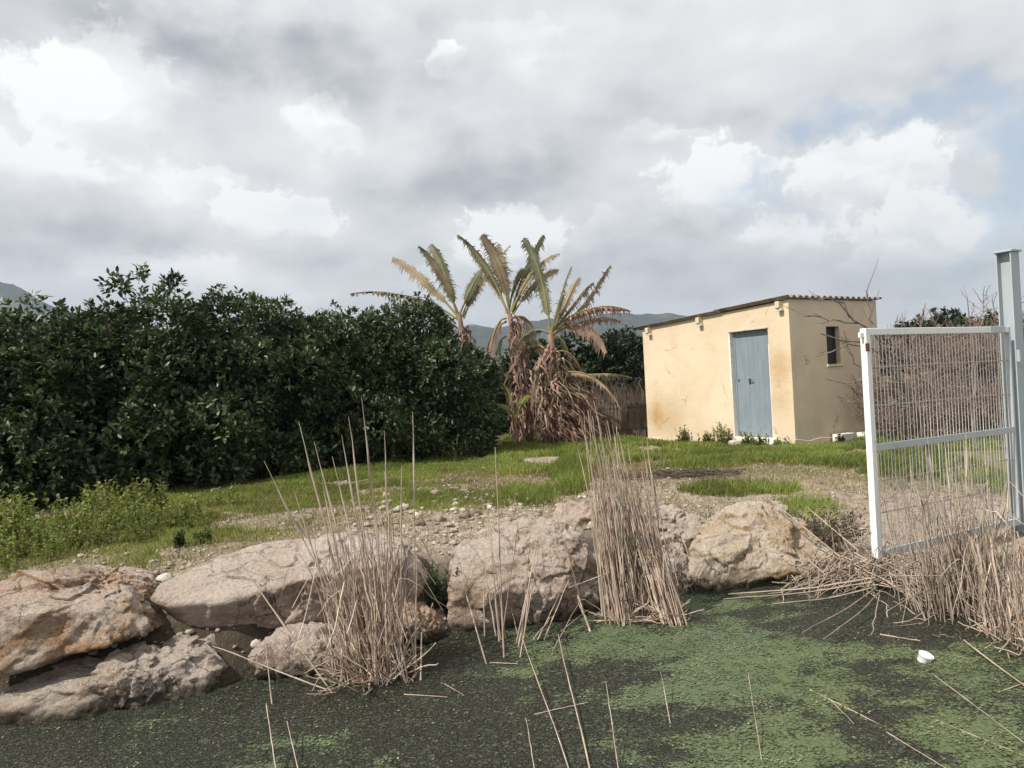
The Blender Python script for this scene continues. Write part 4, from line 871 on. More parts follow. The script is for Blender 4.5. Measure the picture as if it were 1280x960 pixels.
    mb = MB(); mb.box((x0+.03, .13, w0+.02), (x1-.03, .135, w1-.02)); mb.build('interior_shade_sheet', M['dark'], fr)  # dark sheet standing in for the shaded interior
    mb = MB(); mb.box((x0-.03, -.03, w0-.045), (x1+.05, .05, w0-.002)); mb.build('window_sill', M['plaster'], r, bevel=.006)
    return r
shed()
def cblock(lx, ly, w, h, label, holes=True):
    r = empty('concrete_block', local(lx, ly, .43), math.atan2(.515, .857)); mb = MB(); d = .2
    tag(r, label, 'concrete block', 'concrete blocks at the end wall of the shed')
    nh = 2; x = -w/2; e = .035; cw = (w-e*(nh+1))/nh
    for k in range(nh+1): mb.box((-w/2+k*(cw+e), -d/2, 0), (-w/2+k*(cw+e)+e, d/2, h))
    for k in range(nh): xa = -w/2+e+k*(cw+e); mb.box((xa, -d/2, 0), (xa+cw, -d/2+e, h)); mb.box((xa, d/2-e, 0), (xa+cw, d/2, h))
    mb.build('shell', M['whitewash'], r)
cblock(1.18, -.16, .42, .22, 'whitish concrete block against the end wall of the shed, nearer the corner')
cblock(1.93, -.16, .46, .20, 'whitish concrete block against the end wall of the shed, nearer the gate')
def slab(lx, ly, w, d, h, label, name='stone_slab'):
    D, F, E = ICO[5]; V = np.sign(D)*np.abs(D)**.45*np.array([w/2, d/2, h]); V += D*(fbm(D*3+lx*9, 4, 3)*.05)[:, None]*np.array([1, 1, .4])
    tag(np_mesh(name, V, F, M['white_stone'], smooth=True, loc=local(lx, ly, .43)), label, 'stone slab')
slab(-.35, 1.75, .6, .35, .06, 'flat pale slab in the grass left of the doorstep'); slab(-.38, .22, .75, .35, .06, 'flat pale slab in the grass right of the doorstep'); slab(-.25, 1.15, .35, .28, .17, 'grey block set as a step under the blue door', 'door_step')

def pebble(px, py, s, label, z=None):
    p = onz(px, py, .3 if z is None else z); p[2] = float(height(p[:1], p[1:2])[0]) if z is None else z
    D, F, E = ICO[3]; V = D*np.array([s, s*.8, s*.5])*(1+.25*fbm(D*1.6+px, 3, 2))[:, None]
    tag(np_mesh('white_stone', V, F, M['white_stone'], smooth=True, loc=(p[0], p[1], p[2]+s*.15)), label, 'stone', 'single pale stones')
pebble(1026, 566, .07, 'small white stone in the grass at the end wall of the shed'); pebble(705, 618, .11, 'pale stone standing behind the grass tuft above the central boulder'); pebble(836, 600, .05, 'small pale stone on the gravel in front of the shed'); pebble(270, 634, .08, 'pale flat stone at the right end of the weed bed')
pebble(1086, 700, .045, 'small white stone at the foot of the white gate')
def twig_pile(px, py, label):
    p = onz(px, py, .45); n = 230; a = RNG.normal(0, .7, n); b = np.c_[RNG.normal(0, .34, n).clip(-.8, .8), RNG.normal(0, .14, n).clip(-.3, .3), RNG.uniform(.0, .035, n)]; L = RNG.uniform(.15, .5, n)
    d = np.c_[np.cos(a), np.sin(a), RNG.normal(0, .12, n)]; t = np.linspace(-.5, .5, 4)[None, :, None]
    P = b[:, None]+d[:, None]*L[:, None, None]*t+RNG.normal(0, .015, (n, 4, 3)); P[..., 2] = np.maximum(P[..., 2], .0)
    tag(np_mesh('twig_pile', *tubes(P, np.full((n, 4), .005), 4), M['bark'], loc=(p[0], p[1], float(height(p[:1], p[1:2])[0]))), label, 'twig pile')
twig_pile(850, 598, 'flat heap of dark charred twigs on the gravel in front of the shed')

# ------------------------------------------------------------------ gate and post
def gate():
    a = np.array([3.066, 6.67]); b = np.array([5.035, 7.77]); L = np.linalg.norm(b-a); rz = math.atan2(b[1]-a[1], b[0]-a[0])
    r = empty('gate', (a[0], a[1], .20), rz); tag(r, 'open white steel gate leaf of thin vertical rods in a square frame above the reeds', 'gate'); H = 2.0
    mb = MB(); mb.box((0, -.03, 0), (.06, .03, H)); mb.build('frame_upright', M['white_paint'], r, bevel=.004)
    mb = MB(); mb.box((.062, -.03, H-.06), (L-.03, .03, H)); tb = mb.build('top_rail', M['white_paint'], r, bevel=.004)
    mb = MB(); mb.box((L-.36, -.0325, H-.063), (L-.1, .0325, H+.002)); mb.build('repair_sleeve', M['galv'], tb, bevel=.003)
    mb = MB(); mb.box((.062, -.03, 0), (L, .03, .07)); mb.build('bottom_rail', M['galv'], r, bevel=.004)
    mb = MB(); mb.box((L-.028, -.03, .072), (L, .03, H)); mb.build('frame_upright', M['galv'], r, bevel=.004)
    mb = MB(); mb.box((.062, -.03, .93), (L-.03, -.018, .99)); mb.build('middle_rail', M['galv'], r, bevel=.002)
    for z in (.38, .66, 1.32, 1.66):
        np_mesh('cross_wire', *tubes(np.array([[[.06, .012, z], [L/2, .012, z+RNG.normal(0, .006)], [L-.028, .012, z]]]), np.full((1, 3), .0075), 6), M['rail'], r, smooth=True)
    n = 43
    for k in range(n):
        x = .10+k*(L-.17)/(n-1)+RNG.normal(0, .003); bw = RNG.normal(0, .003, 5); za = .07; zb = H-.058
        P = np.array([[x+bw[i]*(0 < i < 4), -.003+abs(bw[i])*(0 < i < 4)*.4, za+(zb-za)*i/4] for i in range(5)])
        np_mesh('rod', *tubes(P[None], np.full((1, 5), .0034), 6), M['rod'], r, smooth=True)
    mb = MB(); mb.box((-.02, -.036, 1.80), (.035, -.0305, 1.87)); mb.build('latch_plate', M['rust'], r, bevel=.003)
    mb = MB(); mb.box((-.05, -.012, 1.92), (-.001, .012, 1.965)); mb.build('latch_lug', M['white_paint'], r, bevel=.004)
    # the post it hangs on: an H section with a cap plate
    p = at(1264, 480, 7.86); q = empty('gate_post', (p[0]+.03, p[1], .0), rz); tag(q, 'tall pale blue grey steel gate post with a flat cap plate', 'gate post'); w = .075; t = .012; Hh = 2.96
    mb = MB(); mb.box((-w, -w, -.3), (w, -w+t, Hh)); mb.box((-w, w-t, -.3), (w, w, Hh)); mb.box((-t/2, -w+t, -.3), (t/2, w-t, Hh)); mb.build('profile', M['post'], q)
    mb = MB(); mb.box((-w-.02, -w-.02, Hh), (w+.02, w+.02, Hh+.022)); mb.build('cap_plate', M['post'], q, bevel=.004)
    for z in (.5, 1.9):
        np_mesh('hinge', *tubes(np.array([[[-w-.0, -w-.02, z-.06], [-w, -w-.02, z], [-w, -w-.02, z+.06]]]), np.full((1, 3), .02), 10), M['galv'], q, smooth=True)
gate()

# ------------------------------------------------------------------ reeds
def stem_paths(base, tip, K=8, sag=.05, jit=.008, brk=.0):
    n = len(base); t = np.linspace(0, 1, K)[None, :, None]; v = tip-base; L = np.linalg.norm(v, axis=1)
    P = base[:, None]*(1-t)+tip[:, None]*t; s = nrm(np.cross(v, RNG.normal(size=(n, 3)))); P += s[:, None]*np.sin(t*PI/2*1.0)**2*(sag*L*RNG.normal(0, 1, n))[:, None, None]
    P += RNG.normal(0, jit, P.shape)*t
    if brk:
        for i in np.where(RNG.random(n) < brk)[0]:
            k = RNG.integers(2, K-2); d = nrm(RNG.normal(size=3)*np.array([1, 1, .6])+np.array([0, 0, -.5])); st = L[i]/(K-1)
            for j in range(k+1, K): P[i, j] = P[i, j-1]+d*st*.7
    P[..., 2] = np.maximum(P[..., 2], base[:, None, 2].min()-.05); return P
def reed_mesh(P, r0, r1, var=.3):
    n, K = P.shape[:2]; R = np.linspace(1, 0, K)[None]*(r0-r1)+r1; R = R*RNG.uniform(1-var, 1+var, (n, 1)); return tubes(P, R, 4)
def ribbons(c, n, W, D, H):
    b = np.c_[RNG.normal(0, W*.42, n), RNG.normal(0, D*.42, n), np.full(n, -.03)]; an = RNG.uniform(0, 2*PI, n); K = 9
    h = H*RNG.uniform(.35, .95, n); o = h*RNG.uniform(.15, .65, n); t = np.linspace(0, 1, K)[None]
    fold = RNG.uniform(.45, .8, n)[:, None]; rise = np.minimum(t, fold)/fold; fall = np.clip(t-fold, 0, 1)/(1-fold)
    P = np.stack([b[:, :1]+np.cos(an)[:, None]*o[:, None]*t**1.5, b[:, 1:2]+np.sin(an)[:, None]*o[:, None]*t**1.5, b[:, 2:]+h[:, None]*rise-h[:, None]*fall**1.2*RNG.uniform(.15, .7, n)[:, None]], 2)
    P += RNG.normal(0, .008, P.shape); P[..., 2] = np.maximum(P[..., 2], -.04)
    s = nrm(np.cross(np.gradient(P, axis=1), RNG.normal(size=(n, 1, 3)))); w = RNG.uniform(.004, .0085, n)[:, None, None]*np.linspace(1, .35, K)[None, :, None]
    V = np.stack([P-s*w, P+s*w], 2); ix = np.arange(n*K*2).reshape(n, K, 2)
    return V.reshape(-1, 3), np.stack([ix[:, :-1, 0], ix[:, :-1, 1], ix[:, 1:, 1], ix[:, 1:, 0]], -1).reshape(-1, 4)
def reed_clump(name, label, c, W, D, n, H, lean, fan, short, tall, m='reed', brk=.3, grp='dry reed clumps in the pond', r0=.0052):
    r = empty(name, (c[0], c[1], 0)); tag(r, label, 'reeds', grp)
    b = np.c_[RNG.normal(0, W*.42, n).clip(-W, W), RNG.normal(0, D*.42, n).clip(-D, D), np.full(n, -.04)]
    h = H*RNG.uniform(.3, 1.08, n); tip = b*np.array([fan, fan, 0])+np.c_[lean[0]*h+RNG.normal(0, .10, n)*h, lean[1]*h+RNG.normal(0, .10, n)*h, h]
    A = reed_mesh(stem_paths(b, tip, 8, .06, .009, brk), r0, .0022)
    # bent leaves and short broken stubs around the foot
    k = short; b2 = np.c_[RNG.normal(0, W*.55, k), RNG.normal(0, D*.55, k)-.03, np.full(k, -.02)]; an = RNG.uniform(0, 2*PI, k); L = RNG.uniform(.12, .5, k); el = RNG.uniform(.1, 1.2, k)
    t2 = b2+np.c_[np.cos(an)*np.cos(el)*L, np.sin(an)*np.cos(el)*L, np.sin(el)*L]
    B = reed_mesh(stem_paths(b2, t2, 8, .12, .006, .25), .0055, .003)
    np_mesh('stems', *join([A, B, ribbons(c, max(60, n//3), W, D, H)]), M[m], r)
    for (bx, by, tx, ty, Y) in tall:
        e = at(tx, ty, Y)-np.array([c[0], c[1], 0]); s = onz(bx, by)-np.array([c[0], c[1], 0]); P = stem_paths(s[None], e[None], 12, .02, .002)
        R = np.interp(np.linspace(0, 1, 12), [0, .55, .66, .72, .86, .9, 1], [.005, .004, .0042, .0075, .006, .003, .0016])[None]
        np_mesh('tall_stalk', *tubes(P, R, 5), M['reed_grey'], r, smooth=True)
    return r
cA = onz(468, 842)
reed_clump('reed_clump', 'dense clump of pinkish dry reeds with tall thin stalks in front of the long slab', cA, .25, .2, 215, 1.0, (-.11, .06), 1.05, 190,
  [(455, 850, 372, 528, 5.0), (470, 850, 394, 552, 5.0), (480, 845, 430, 543, 5.0), (478, 850, 437, 520, 4.9), (485, 850, 417, 570, 5.1), (490, 850, 451, 497, 4.95), (488, 845, 476, 538, 5.0), (500, 845, 502, 583, 5.0), (440, 850, 362, 615, 5.0), (470, 855, 335, 575, 4.9), (505, 850, 478, 590, 5.1), (495, 850, 462, 560, 5.1), (520, 838, 514, 515, 5.1), (450, 850, 400, 600, 5.05)])
cB = onz(806, 768)
def sheaf():
    r = empty('reed_clump', (cB[0], cB[1], 0)); tag(r, 'tall leaning sheaf of tightly packed dry reeds between the central and the tan boulder', 'reeds', 'dry reed clumps in the pond')
    n = 340; u = RNG.random(n); base = np.array([onz(758+98*k, 776+6*math.sin(k*9)) for k in u])+np.c_[RNG.normal(0, .02, n), RNG.uniform(-.05, .3, n), np.full(n, -.03)]
    hh = np.clip(RNG.normal(.72, .26, n), .15, 1.3); v = np.clip(u+RNG.normal(0, .12, n), -.1, 1.1)
    tip = np.array([at(738+70*k+22*(1-h), 772-h*(165+40*(1-k)), 6.15+RNG.normal(0, .1)) for k, h in zip(v, hh)])
    A = reed_mesh(stem_paths(base, tip, 8, .022, .006, .05), .0056, .0024)
    k = 70; b2 = np.array([onz(755+105*q, 776) for q in RNG.random(k)]); an = RNG.uniform(PI, 2*PI, k); L = RNG.uniform(.1, .35, k); t2 = b2+np.c_[np.cos(an)*L, np.sin(an)*L*.6, RNG.uniform(.0, .2, k)]
    rv, rq = ribbons(None, 70, .24, .12, .7); rv = rv+np.array([cB[0], cB[1], 0]); np_mesh('stems', *join([A, (rv, rq), reed_mesh(stem_paths(b2, t2, 8, .1, .005, .2), .0055, .003)]), M['reed'], r); c = np.array([cB[0], cB[1], 0])
    r.children[0].data.transform(__import__('mathutils').Matrix.Translation(-Vector(c)))
    for (bx, by, tx, ty) in [(790, 770, 735, 515), (800, 770, 748, 545), (785, 770, 727, 530), (810, 772, 756, 535), (830, 772, 788, 560), (840, 772, 806, 548), (825, 770, 775, 540), (795, 772, 742, 500), (800, 775, 762, 560), (775, 772, 722, 560), (850, 775, 812, 580)]:
        P = stem_paths((onz(bx, by)-c)[None], (at(tx, ty, 6.15)-c)[None], 12, .012, .004); R = np.interp(np.linspace(0, 1, 12), [0, .6, .72, .8, .9, 1], [.005, .004, .0065, .006, .003, .0016])[None]
        np_mesh('tall_stalk', *tubes(P, R, 5), M['reed_grey'], r, smooth=True)
sheaf()
cC = onz(1205, 765)
reed_clump('reed_clump', 'wide thicket of dry reeds growing in front of the right half of the gate', cC, .45, .32, 165, 1.12, (-.02, .14), 1.3, 80,
  [(1190, 770, 1160, 545, 5.9), (1210, 770, 1205, 520, 5.9), (1230, 770, 1232, 560, 5.9), (1180, 765, 1140, 600, 5.9), (1250, 775, 1262, 590, 5.9), (1200, 770, 1183, 560, 5.9), (1165, 755, 1118, 590, 6.0), (1220, 770, 1192, 590, 5.8)], 'reed_grey', .3, r0=.005)
cC2 = onz(1290, 800)
reed_clump('reed_clump', 'dry reed clump leaning over the water at the right edge of the photo', cC2, .35, .3, 70, .8, (.05, .1), 1.4, 90, [], 'reed', .3, r0=.0052)
# fallen heap
def heap():
    c = onz(1092, 735); c = np.array([c[0], c[1]+.15, .0]); r = empty('reed_heap', c); tag(r, 'flattened heap of fallen dry reeds spreading over the water below the gate corner', 'reed heap')
    n = 330; an = RNG.uniform(PI*.92, PI*2.05, n); L = RNG.uniform(.25, 1.0, n); b = np.c_[RNG.normal(0.05, .28, n), RNG.normal(.1, .16, n), RNG.uniform(.05, .26, n)]
    tip = b+np.c_[np.cos(an)*L*.75, np.sin(an)*L*.55, np.zeros(n)]; tip[:, 2] = RNG.uniform(-.02, .06, n); A = reed_mesh(stem_paths(b, tip, 8, .05, .008, .12), .0055, .003)
    k = 140; b2 = np.c_[RNG.normal(0, .25, k), RNG.normal(.1, .15, k), RNG.uniform(.0, .25, k)]; t2 = b2+rdir(k)*RNG.uniform(.1, .4, k)[:, None]; t2[:, 2] = np.abs(t2[:, 2]); B = reed_mesh(stem_paths(b2, t2, 8, .15, .006, .3), .0045, .003)
    pts = [((1095, 722), (912, 752)), ((1090, 728), (905, 757)), ((1095, 735), (1000, 802)), ((1100, 740), (1030, 812)), ((1100, 738), (1090, 806)), ((1090, 735), (965, 765)), ((1085, 705), (1060, 742)), ((1120, 735), (1068, 700))]
    P = stem_paths(np.array([onz(*a, .12)-c for a, e in pts]), np.array([onz(*e, .01)-c for a, e in pts]), 8, .02, .006); P2 = reed_mesh(P, .0085, .005)
    np_mesh('stems', *join([A, B, P2]), M['reed_grey'], r)
heap()
# small groups of stems by the central boulder
def tuft(label, stems):
    c = onz(*stems[0][0]); r = None; P = []
    for b, t, Y in stems: s = onz(*b); P.append(stem_paths(s[None], at(t[0], t[1], Y)[None], 8, .02, .004)[0]-c)
    tag(np_mesh('reed_tuft', *reed_mesh(np.array(P), .0056, .0026), M['reed'], loc=c), label, 'reeds', 'small reed tufts in front of the central boulder')
tuft('thin tuft of upright reeds in front of the left part of the central boulder', [((626, 800), (606, 645), 5.8), ((624, 802), (612, 650), 5.8), ((630, 822), (618, 560), 5.6), ((620, 795), (604, 700), 5.8), ((628, 800), (640, 650), 5.8), ((606, 795), (604, 720), 5.8), ((632, 798), (616, 690), 5.8)])
tuft('thin tuft of upright reeds in front of the middle of the central boulder', [((648, 810), (672, 660), 5.8), ((650, 822), (680, 650), 5.7), ((652, 800), (668, 645), 5.8), ((655, 798), (662, 720), 5.8), ((648, 798), (640, 760), 5.8), ((645, 805), (668, 700), 5.7)])
tuft('loose tuft of broken reeds under the right end of the central boulder', [((680, 800), (712, 720), 6.0), ((672, 800), (700, 740), 6.0), ((690, 815), (722, 755), 5.9), ((738, 790), (724, 752), 6.0), ((735, 785), (697, 640), 6.0), ((666, 800), (690, 770), 5.95), ((700, 790), (735, 762), 6.1)])
def stalk(label, b, t, Y=None, z0=0., z1=.012, r=.0065, m='reed_grey', sag=.02):
    s = onz(*b, z0); e = at(*t, Y) if Y else onz(*t, z1); P = stem_paths(s[None], e[None], 12, sag, .0015); r = r*(.62 if m == 'reed' else .75); R = np.linspace(r, r*.55, 12)[None]*(1+.12*RNG.normal(size=(1, 12)))
    tag(np_mesh('reed_stalk', *tubes(P-s, R, 5), M[m], smooth=True, loc=s), label, 'reed stalk', 'single reed stalks in and on the pond')
stalk('long brown stalk leaning up over the slab, left of the big reed clump', (415, 866), (288, 690), 5.0, r=.009)
stalk('long grey stalk leaning up from the water over the left part of the central boulder', (608, 830), (555, 655), 5.5, r=.008)
stalk('thin stalk crossing the ledge under the slab towards the reed clump', (408, 862), (268, 812), 5.1, r=.007)
stalk('broken stalk standing in the dark water left of the reed clump, reaching towards it', (340, 880), (330, 800), 4.9, r=.006)
stalk('thick broken stalk stub standing right of the big reed clump', (526, 850), (527, 790), 5.0, r=.012, m='reed')
stalk('tall straight stalk standing at the right edge of the big reed clump', (519, 845), (521, 690), 5.05, r=.010, m='reed')
stalk('thick stalk leaning in the water under the right end of the central boulder', (738, 790), (722, 745), 6.0, r=.014)
stalk('pale stalk sticking up from the bottom edge of the photo near the left', (348, 985), (333, 880), 4.2, r=.006, m='reed')
stalk('pale stalk sticking up from the bottom edge, right of its near twin at the left', (378, 985), (358, 900), 4.2, r=.006, m='reed')
stalk('long yellow stalk running down through the middle of the pond to the bottom edge', (718, 985), (662, 790), 5.5, z0=.01, r=.006, m='reed')
stalk('long yellowish stalk from under the tall sheaf down to the bottom edge', (742, 985), (705, 795), 5.5, z0=.01, r=.008, m='reed')
stalk('thin pale stalk in the dark water at the bottom edge, left of the yellow stalk', (672, 985), (658, 900), 4.1, r=.005, m='reed')
stalk('short pale stalk at the bottom edge between the long yellow stalks', (776, 980), (755, 855), 4.3, r=.005, m='reed')
stalk('thin pale stalk standing in the green patch right of the middle', (952, 950), (935, 842), 4.4, r=.004, m='reed')
stalk('short stalk lying across the yellow stalks in the middle of the pond', (668, 893), (735, 878), r=.006, m='reed')
stalk('bent pale stalk floating right of the reed clump', (556, 855), (578, 868), r=.005, m='reed')
stalk('long pale stalk lying diagonally in the right part of the pond', (1012, 862), (1200, 952), r=.006, m='reed')
stalk('thin straight stalk lying in the right part of the pond above the long diagonal one', (1035, 872), (1068, 904), r=.004, m='reed')
stalk('long thin stalk curving from the thicket towards the right edge of the pond', (1205, 800), (1290, 872), z0=.05, r=.007)
stalk('pale stalk floating at the right edge below the curving one', (1165, 842), (1290, 935), r=.005, m='reed')
stalk('pale arched stalk lying in the lower right corner of the pond', (1170, 900), (1290, 948), r=.005, m='reed')
stalk('short pale stalk lying across the lower right corner', (1246, 866), (1290, 850), r=.006, m='reed')
stalk('flat pale reed blade floating below the fallen heap', (1100, 793), (1150, 801), r=.010, m='reed')
stalk('thin stalk floating left of the long diagonal one, near the bottom edge', (1108, 915), (1190, 965), r=.005, m='reed')
stalk('dark thin stalk standing in the green water, left of the pale one', (838, 905), (826, 840), 4.6, r=.004)
stalk('short curved stalk floating under the central boulder', (612, 828), (648, 830), r=.006, m='reed')
stalk('thin stalk lying beside the right foot of the reed clump', (505, 868), (560, 870), r=.005, m='reed')
stalk('long grey stalk slanting from the ground down to the heap, right of the tan boulder', (1062, 706), (960, 622), 7.2, z0=.15, r=.012)
stalk('thin grey stalk lying on the gravel next to the gate corner', (1075, 690), (1008, 632), 7.4, z0=.22, r=.008)

def cup():
    p = onz(1155, 826); r = empty('plastic_pot', p, .4); r.rotation_euler = (.35, .15, .4); tag(r, 'small white plastic pot floating on the green pond', 'plastic pot')
    prof = [(.0, 0), (.036, 0), (.04, .01), (.042, .05), (.045, .052), (.045, .058), (.041, .058), (.038, .05), (.036, .012), (0, .012)]; n = 28; V = []; Q = []
    for (q, z) in prof: V += [(q*math.cos(2*PI*k/n), q*math.sin(2*PI*k/n), z-.012) for k in range(n)]
    for i in range(len(prof)-1): Q += [(i*n+k, i*n+(k+1) % n, (i+1)*n+(k+1) % n, (i+1)*n+k) for k in range(n)]
    np_mesh('cup', np.array(V), np.array(Q), M['cup'], r, smooth=True)
    mb = MB(); n = 28; V = [(0, 0, .05)]+[(.0375*math.cos(2*PI*k/n), .0375*math.sin(2*PI*k/n), .047) for k in range(n)]
    me = bpy.data.meshes.new('lid'); me.from_pydata(V, [], [(0, 1+k, 1+(k+1) % n) for k in range(n)]); link('lid', me, M['cup'], r)
cup()

# ------------------------------------------------------------------ hills
def hills():
    prof = [(-700, 300), (-400, 290), (-200, 310), (-60, 335), (0, 349), (25, 356), (60, 378), (140, 405), (300, 420), (480, 420), (560, 412), (590, 403), (620, 408), (650, 402), (690, 396), (740, 393), (765, 388), (800, 391), (840, 389), (880, 398), (960, 405), (1100, 408), (1250, 406), (1500, 395), (1900, 370)]
    px = np.linspace(-700, 1900, 520); py = np.interp(px, [a for a, b in prof], [b for a, b in prof]); D0 = 2600.
    top = np.array([at(a, b, D0) for a, b in zip(px, py)]); v = np.linspace(-1, 1, 70); Vx = []
    for s in v:
        q = top.copy(); sc = 1+s*.28; q[:, 0] *= sc; q[:, 1] *= sc; k = (1-abs(s))**.8 if s < 0 else (1-abs(s))**.6
        nz = fbm(np.c_[q[:, 0]*.006, q[:, 1]*.006], 5, 14); nz2 = fbm(np.c_[q[:, 0]*.03, q[:, 1]*.03], 4, 24)
        q[:, 2] = (q[:, 2])*k*(1+.22*nz*(1-k)*2)+nz2*6*min(1, k*3)-4; Vx.append(q)
    V = np.concatenate(Vx); n = len(px); i = (np.arange(len(v)-1)[:, None]*n+np.arange(n-1)[None]).ravel()
    tag(np_mesh('hills', V, np.c_[i, i+1, i+1+n, i+n], M['hill'], smooth=True), kind='structure')
hills()
HAZE = 1.9e-4
if HAZE:
    mb = MB(); mb.box((-6000, -60.5, -6), (6000, 4200, 520)); m, g = mat('haze_air'); m.node_tree.nodes.clear()
    g.out(None, g('VolumePrincipled', I={'Color': (.50, .60, .74, 1), 'Density': HAZE})); tag(mb.build('haze', m), 'thin blue haze in the air between the orchard and the hills', 'haze', kind='stuff')

# ------------------------------------------------------------------ light, sky, camera
EL = math.radians(48); H = np.array([-.85, -.52]); H /= np.linalg.norm(H)
S = Vector((H[0]*math.cos(EL), H[1]*math.cos(EL), math.sin(EL)))
li = bpy.data.lights.new('sun', 'SUN'); li.energy = 3.7; li.angle = math.radians(.8); li.color = (1., .94, .85)
lo = bpy.data.objects.new('sun', li); COL.objects.link(lo); lo.rotation_euler = S.to_track_quat('Z', 'Y').to_euler(); lo.location = (0, 0, 30)

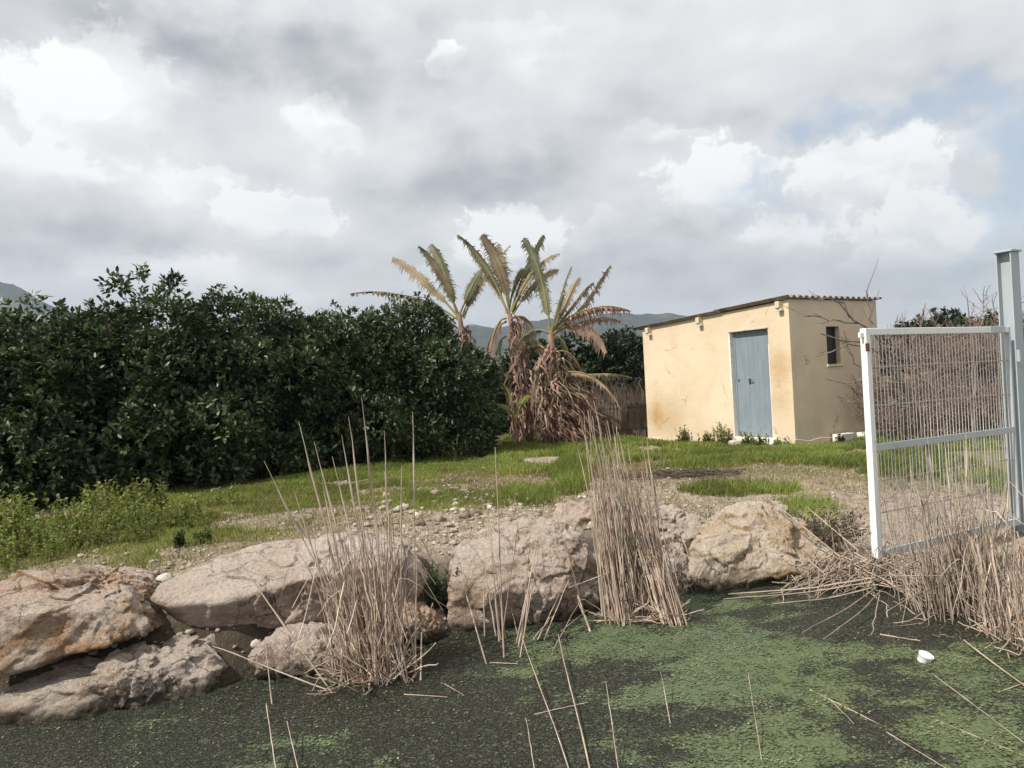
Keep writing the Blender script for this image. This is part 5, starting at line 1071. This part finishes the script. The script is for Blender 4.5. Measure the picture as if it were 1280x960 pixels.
def sky():
    w = bpy.data.worlds.new('World'); SC.world = w; w.use_nodes = True; g = G(w.node_tree)
    d = g('TexCoord', out=0)
    st = g('TexSky', sky_type='NISHITA', sun_disc=False, sun_elevation=EL, sun_rotation=math.atan2(H[0], H[1]) % (2*PI))
    x, y, z = (g('SeparateXYZ', d, out=i) for i in range(3))
    zc = g.m('MAXIMUM', z, 0.)
    k = g.m('DIVIDE', 1., g.m('ADD', zc, .55))
    P = g('CombineXYZ', g.m('MULTIPLY', x, k), g.m('MULTIPLY', y, k), g.m('MULTIPLY', g.m('MULTIPLY', zc, k), 2.2))     # cloud deck seen in perspective
    big = g.noise(P, 1.7, 5., .5, .2); mid = g.noise(g.vm('ADD', P, (3.1, 1.7, .4)), 4.2, 8., .52, .15)
    P2 = g.vm('ADD', P, (.03, 0., .05)); mid2 = g.noise(g.vm('ADD', P2, (3.1, 1.7, .4)), 4.2, 4., .5, .15)
    emb = g.m('MULTIPLY', g.m('SUBTRACT', mid, mid2), .55)
    wob = g.scale(g.vm('SUBTRACT', g.noise(d, 6., 6., .6, out=1), (.5, .5, .5)), .13)
    dw = g.vm('ADD', d, wob); puff = g.m('MULTIPLY', g.m('SUBTRACT', g.noise(g.vm('MULTIPLY', d, (1., 1., 1.35)), 15., 9., .58), .5), 1.9)
    B = g.m('ADD', .60, g.m('ADD', g.m('MULTIPLY', puff, .10), g.m('ADD', g.m('MULTIPLY', g.m('SUBTRACT', big, .5), .62), g.m('ADD', g.m('MULTIPLY', g.m('SUBTRACT', mid, .5), .38), emb))))
    def blob(px, py, rx, ry, amp, hard=0.):
        v = ray(px, py); v = v/np.linalg.norm(v); sx = 960/rx; sy = 960/ry
        df = g.vm('SUBTRACT', dw, tuple(v)); df = g.vm('MULTIPLY', df, (sx, sx*.6, sy)); ln = g.m('ADD', g.vm('LENGTH', df, out=1), puff if amp > 0 else g.m('MULTIPLY', puff, .35))
        return g.mr(ln, 1., hard, 0., amp)
    edge = g.m('MULTIPLY', g.m('SUBTRACT', g.noise(g.vm('MULTIPLY', dw, (1., 1., 1.3)), 26., 10., .62), .5), 1.5)
    def cumulus(px, py, rx, ry, amp):       # a heap of cloud: sharp lit top, soft grey foot
        v = ray(px, py); v = v/np.linalg.norm(v); sx = 960/rx; sy = 960/ry
        df = g.vm('MULTIPLY', g.vm('SUBTRACT', dw, tuple(v)), (sx, sx*.6, sy)); h = g('SeparateXYZ', df, out=2)
        ln = g.m('ADD', g.vm('LENGTH', df, out=1), g.m('ADD', g.m('MULTIPLY', puff, .55), edge))
        sharp = g.m('MULTIPLY', g.mr(ln, 1., .72, 0., amp), g.mr(g.m('ADD', h, edge), -.75, .35, .25, 1.))
        return g.m('ADD', sharp, g.mr(ln, 1.5, .4, 0., amp*.2))
    for a in [(60, 165, 230, 100, .10), (410, 155, 70, 50, .10), (625, 285, 110, 60, .16), (690, 45, 140, 50, .10), (1000, 40, 220, 60, .08), (200, 215, 140, 50, .08), (300, 340, 180, 30, .10), (700, 385, 700, 30, .10),
              (420, 75, 300, 85, -.30), (120, 30, 340, 60, -.20), (560, 225, 200, 62, -.30), (730, 150, 270, 70, -.12), (60, 300, 260, 60, -.16), (200, 292, 130, 30, -.1), (880, 285, 150, 30, -.20), (460, 330, 200, 40, -.14), (1040, 335, 300, 40, -.16), (760, 330, 150, 36, -.12), (1180, 340, 180, 50, -.10), (960, 150, 120, 40, -.06), (1150, 40, 200, 60, -.05)]:
        B = g.m('ADD', B, blob(*a))
    for a in [(885, 228, 72, 58, .36), (1085, 225, 92, 46, .30), (1150, 278, 85, 36, .26), (975, 305, 80, 32, .22), (350, 268, 80, 40, .30), (110, 120, 95, 60, .20), (30, 100, 70, 40, .18), (20, 195, 80, 40, .16), (410, 150, 40, 34, .18), (640, 290, 75, 50, .30), (548, 76, 20, 14, .26), (845, 165, 60, 12, .12), (800, 160, 30, 12, .14), (270, 230, 60, 26, .12), (1215, 175, 44, 32, .14), (640, 60, 70, 36, .1), (760, 300, 70, 30, .12), (560, 340, 90, 26, .12), (1110, 320, 60, 22, .12), (200, 345, 120, 22, .12)]:
        B = g.m('ADD', B, cumulus(*a))
    cl = g.ramp(B, (.14, (.275, .292, .315)), (.33, (.40, .412, .43)), (.52, (.545, .552, .562)), (.72, (.65, .653, .653)), (.90, (.80, .80, .79)))
    gap = g.m('ADD', blob(1180, 160, 230, 75, .9), g.m('ADD', blob(1260, 240, 180, 95, .7), g.m('ADD', blob(1020, 235, 110, 60, .5), blob(1240, 350, 170, 60, .35))))
    gap = g.m('SUBTRACT', gap, g.m('ADD', blob(1090, 222, 110, 44, 1., .4), g.m('ADD', blob(1150, 275, 85, 38, .9, .4), blob(1210, 170, 60, 30, .5))))
    gap = g.mr(g.m('ADD', gap, g.m('MULTIPLY', g.m('SUBTRACT', mid, .5), 1.7)), .1, .9, 0., .8)
    blue = g.mix(1., g.mix(.42, st, (5.2, 5.8, 6.2)), (1., 1., 1.), 'MULTIPLY')
    c = g.mix(gap, g.scale(cl, 10.), blue)
    bg = g('Background', c, .1); o = w.node_tree.nodes.new('ShaderNodeOutputWorld'); w.node_tree.links.new(bg, o.inputs[0])
sky()
from mathutils import Matrix
cd = bpy.data.cameras.new('camera'); cd.sensor_fit = 'HORIZONTAL'; cd.sensor_width = 36; cd.lens = 27.; cd.clip_start = .05; cd.clip_end = 20000
co = bpy.data.objects.new('camera', cd); COL.objects.link(co)
co.matrix_world = Matrix(((R_[0], U_[0], -F_[0], CAM[0]), (R_[1], U_[1], -F_[1], CAM[1]), (R_[2], U_[2], -F_[2], CAM[2]), (0, 0, 0, 1)))
SC.camera = co
SC.view_settings.view_transform = 'Standard'; SC.view_settings.look = 'None'; SC.view_settings.exposure = .52; SC.view_settings.gamma = 1.
cy = SC.cycles
cy.max_bounces = 6; cy.diffuse_bounces = 3; cy.glossy_bounces = 2; cy.transmission_bounces = 3; cy.transparent_max_bounces = 4
SC.world.cycles.sampling_method = 'MANUAL'; SC.world.cycles.sample_map_resolution = 512
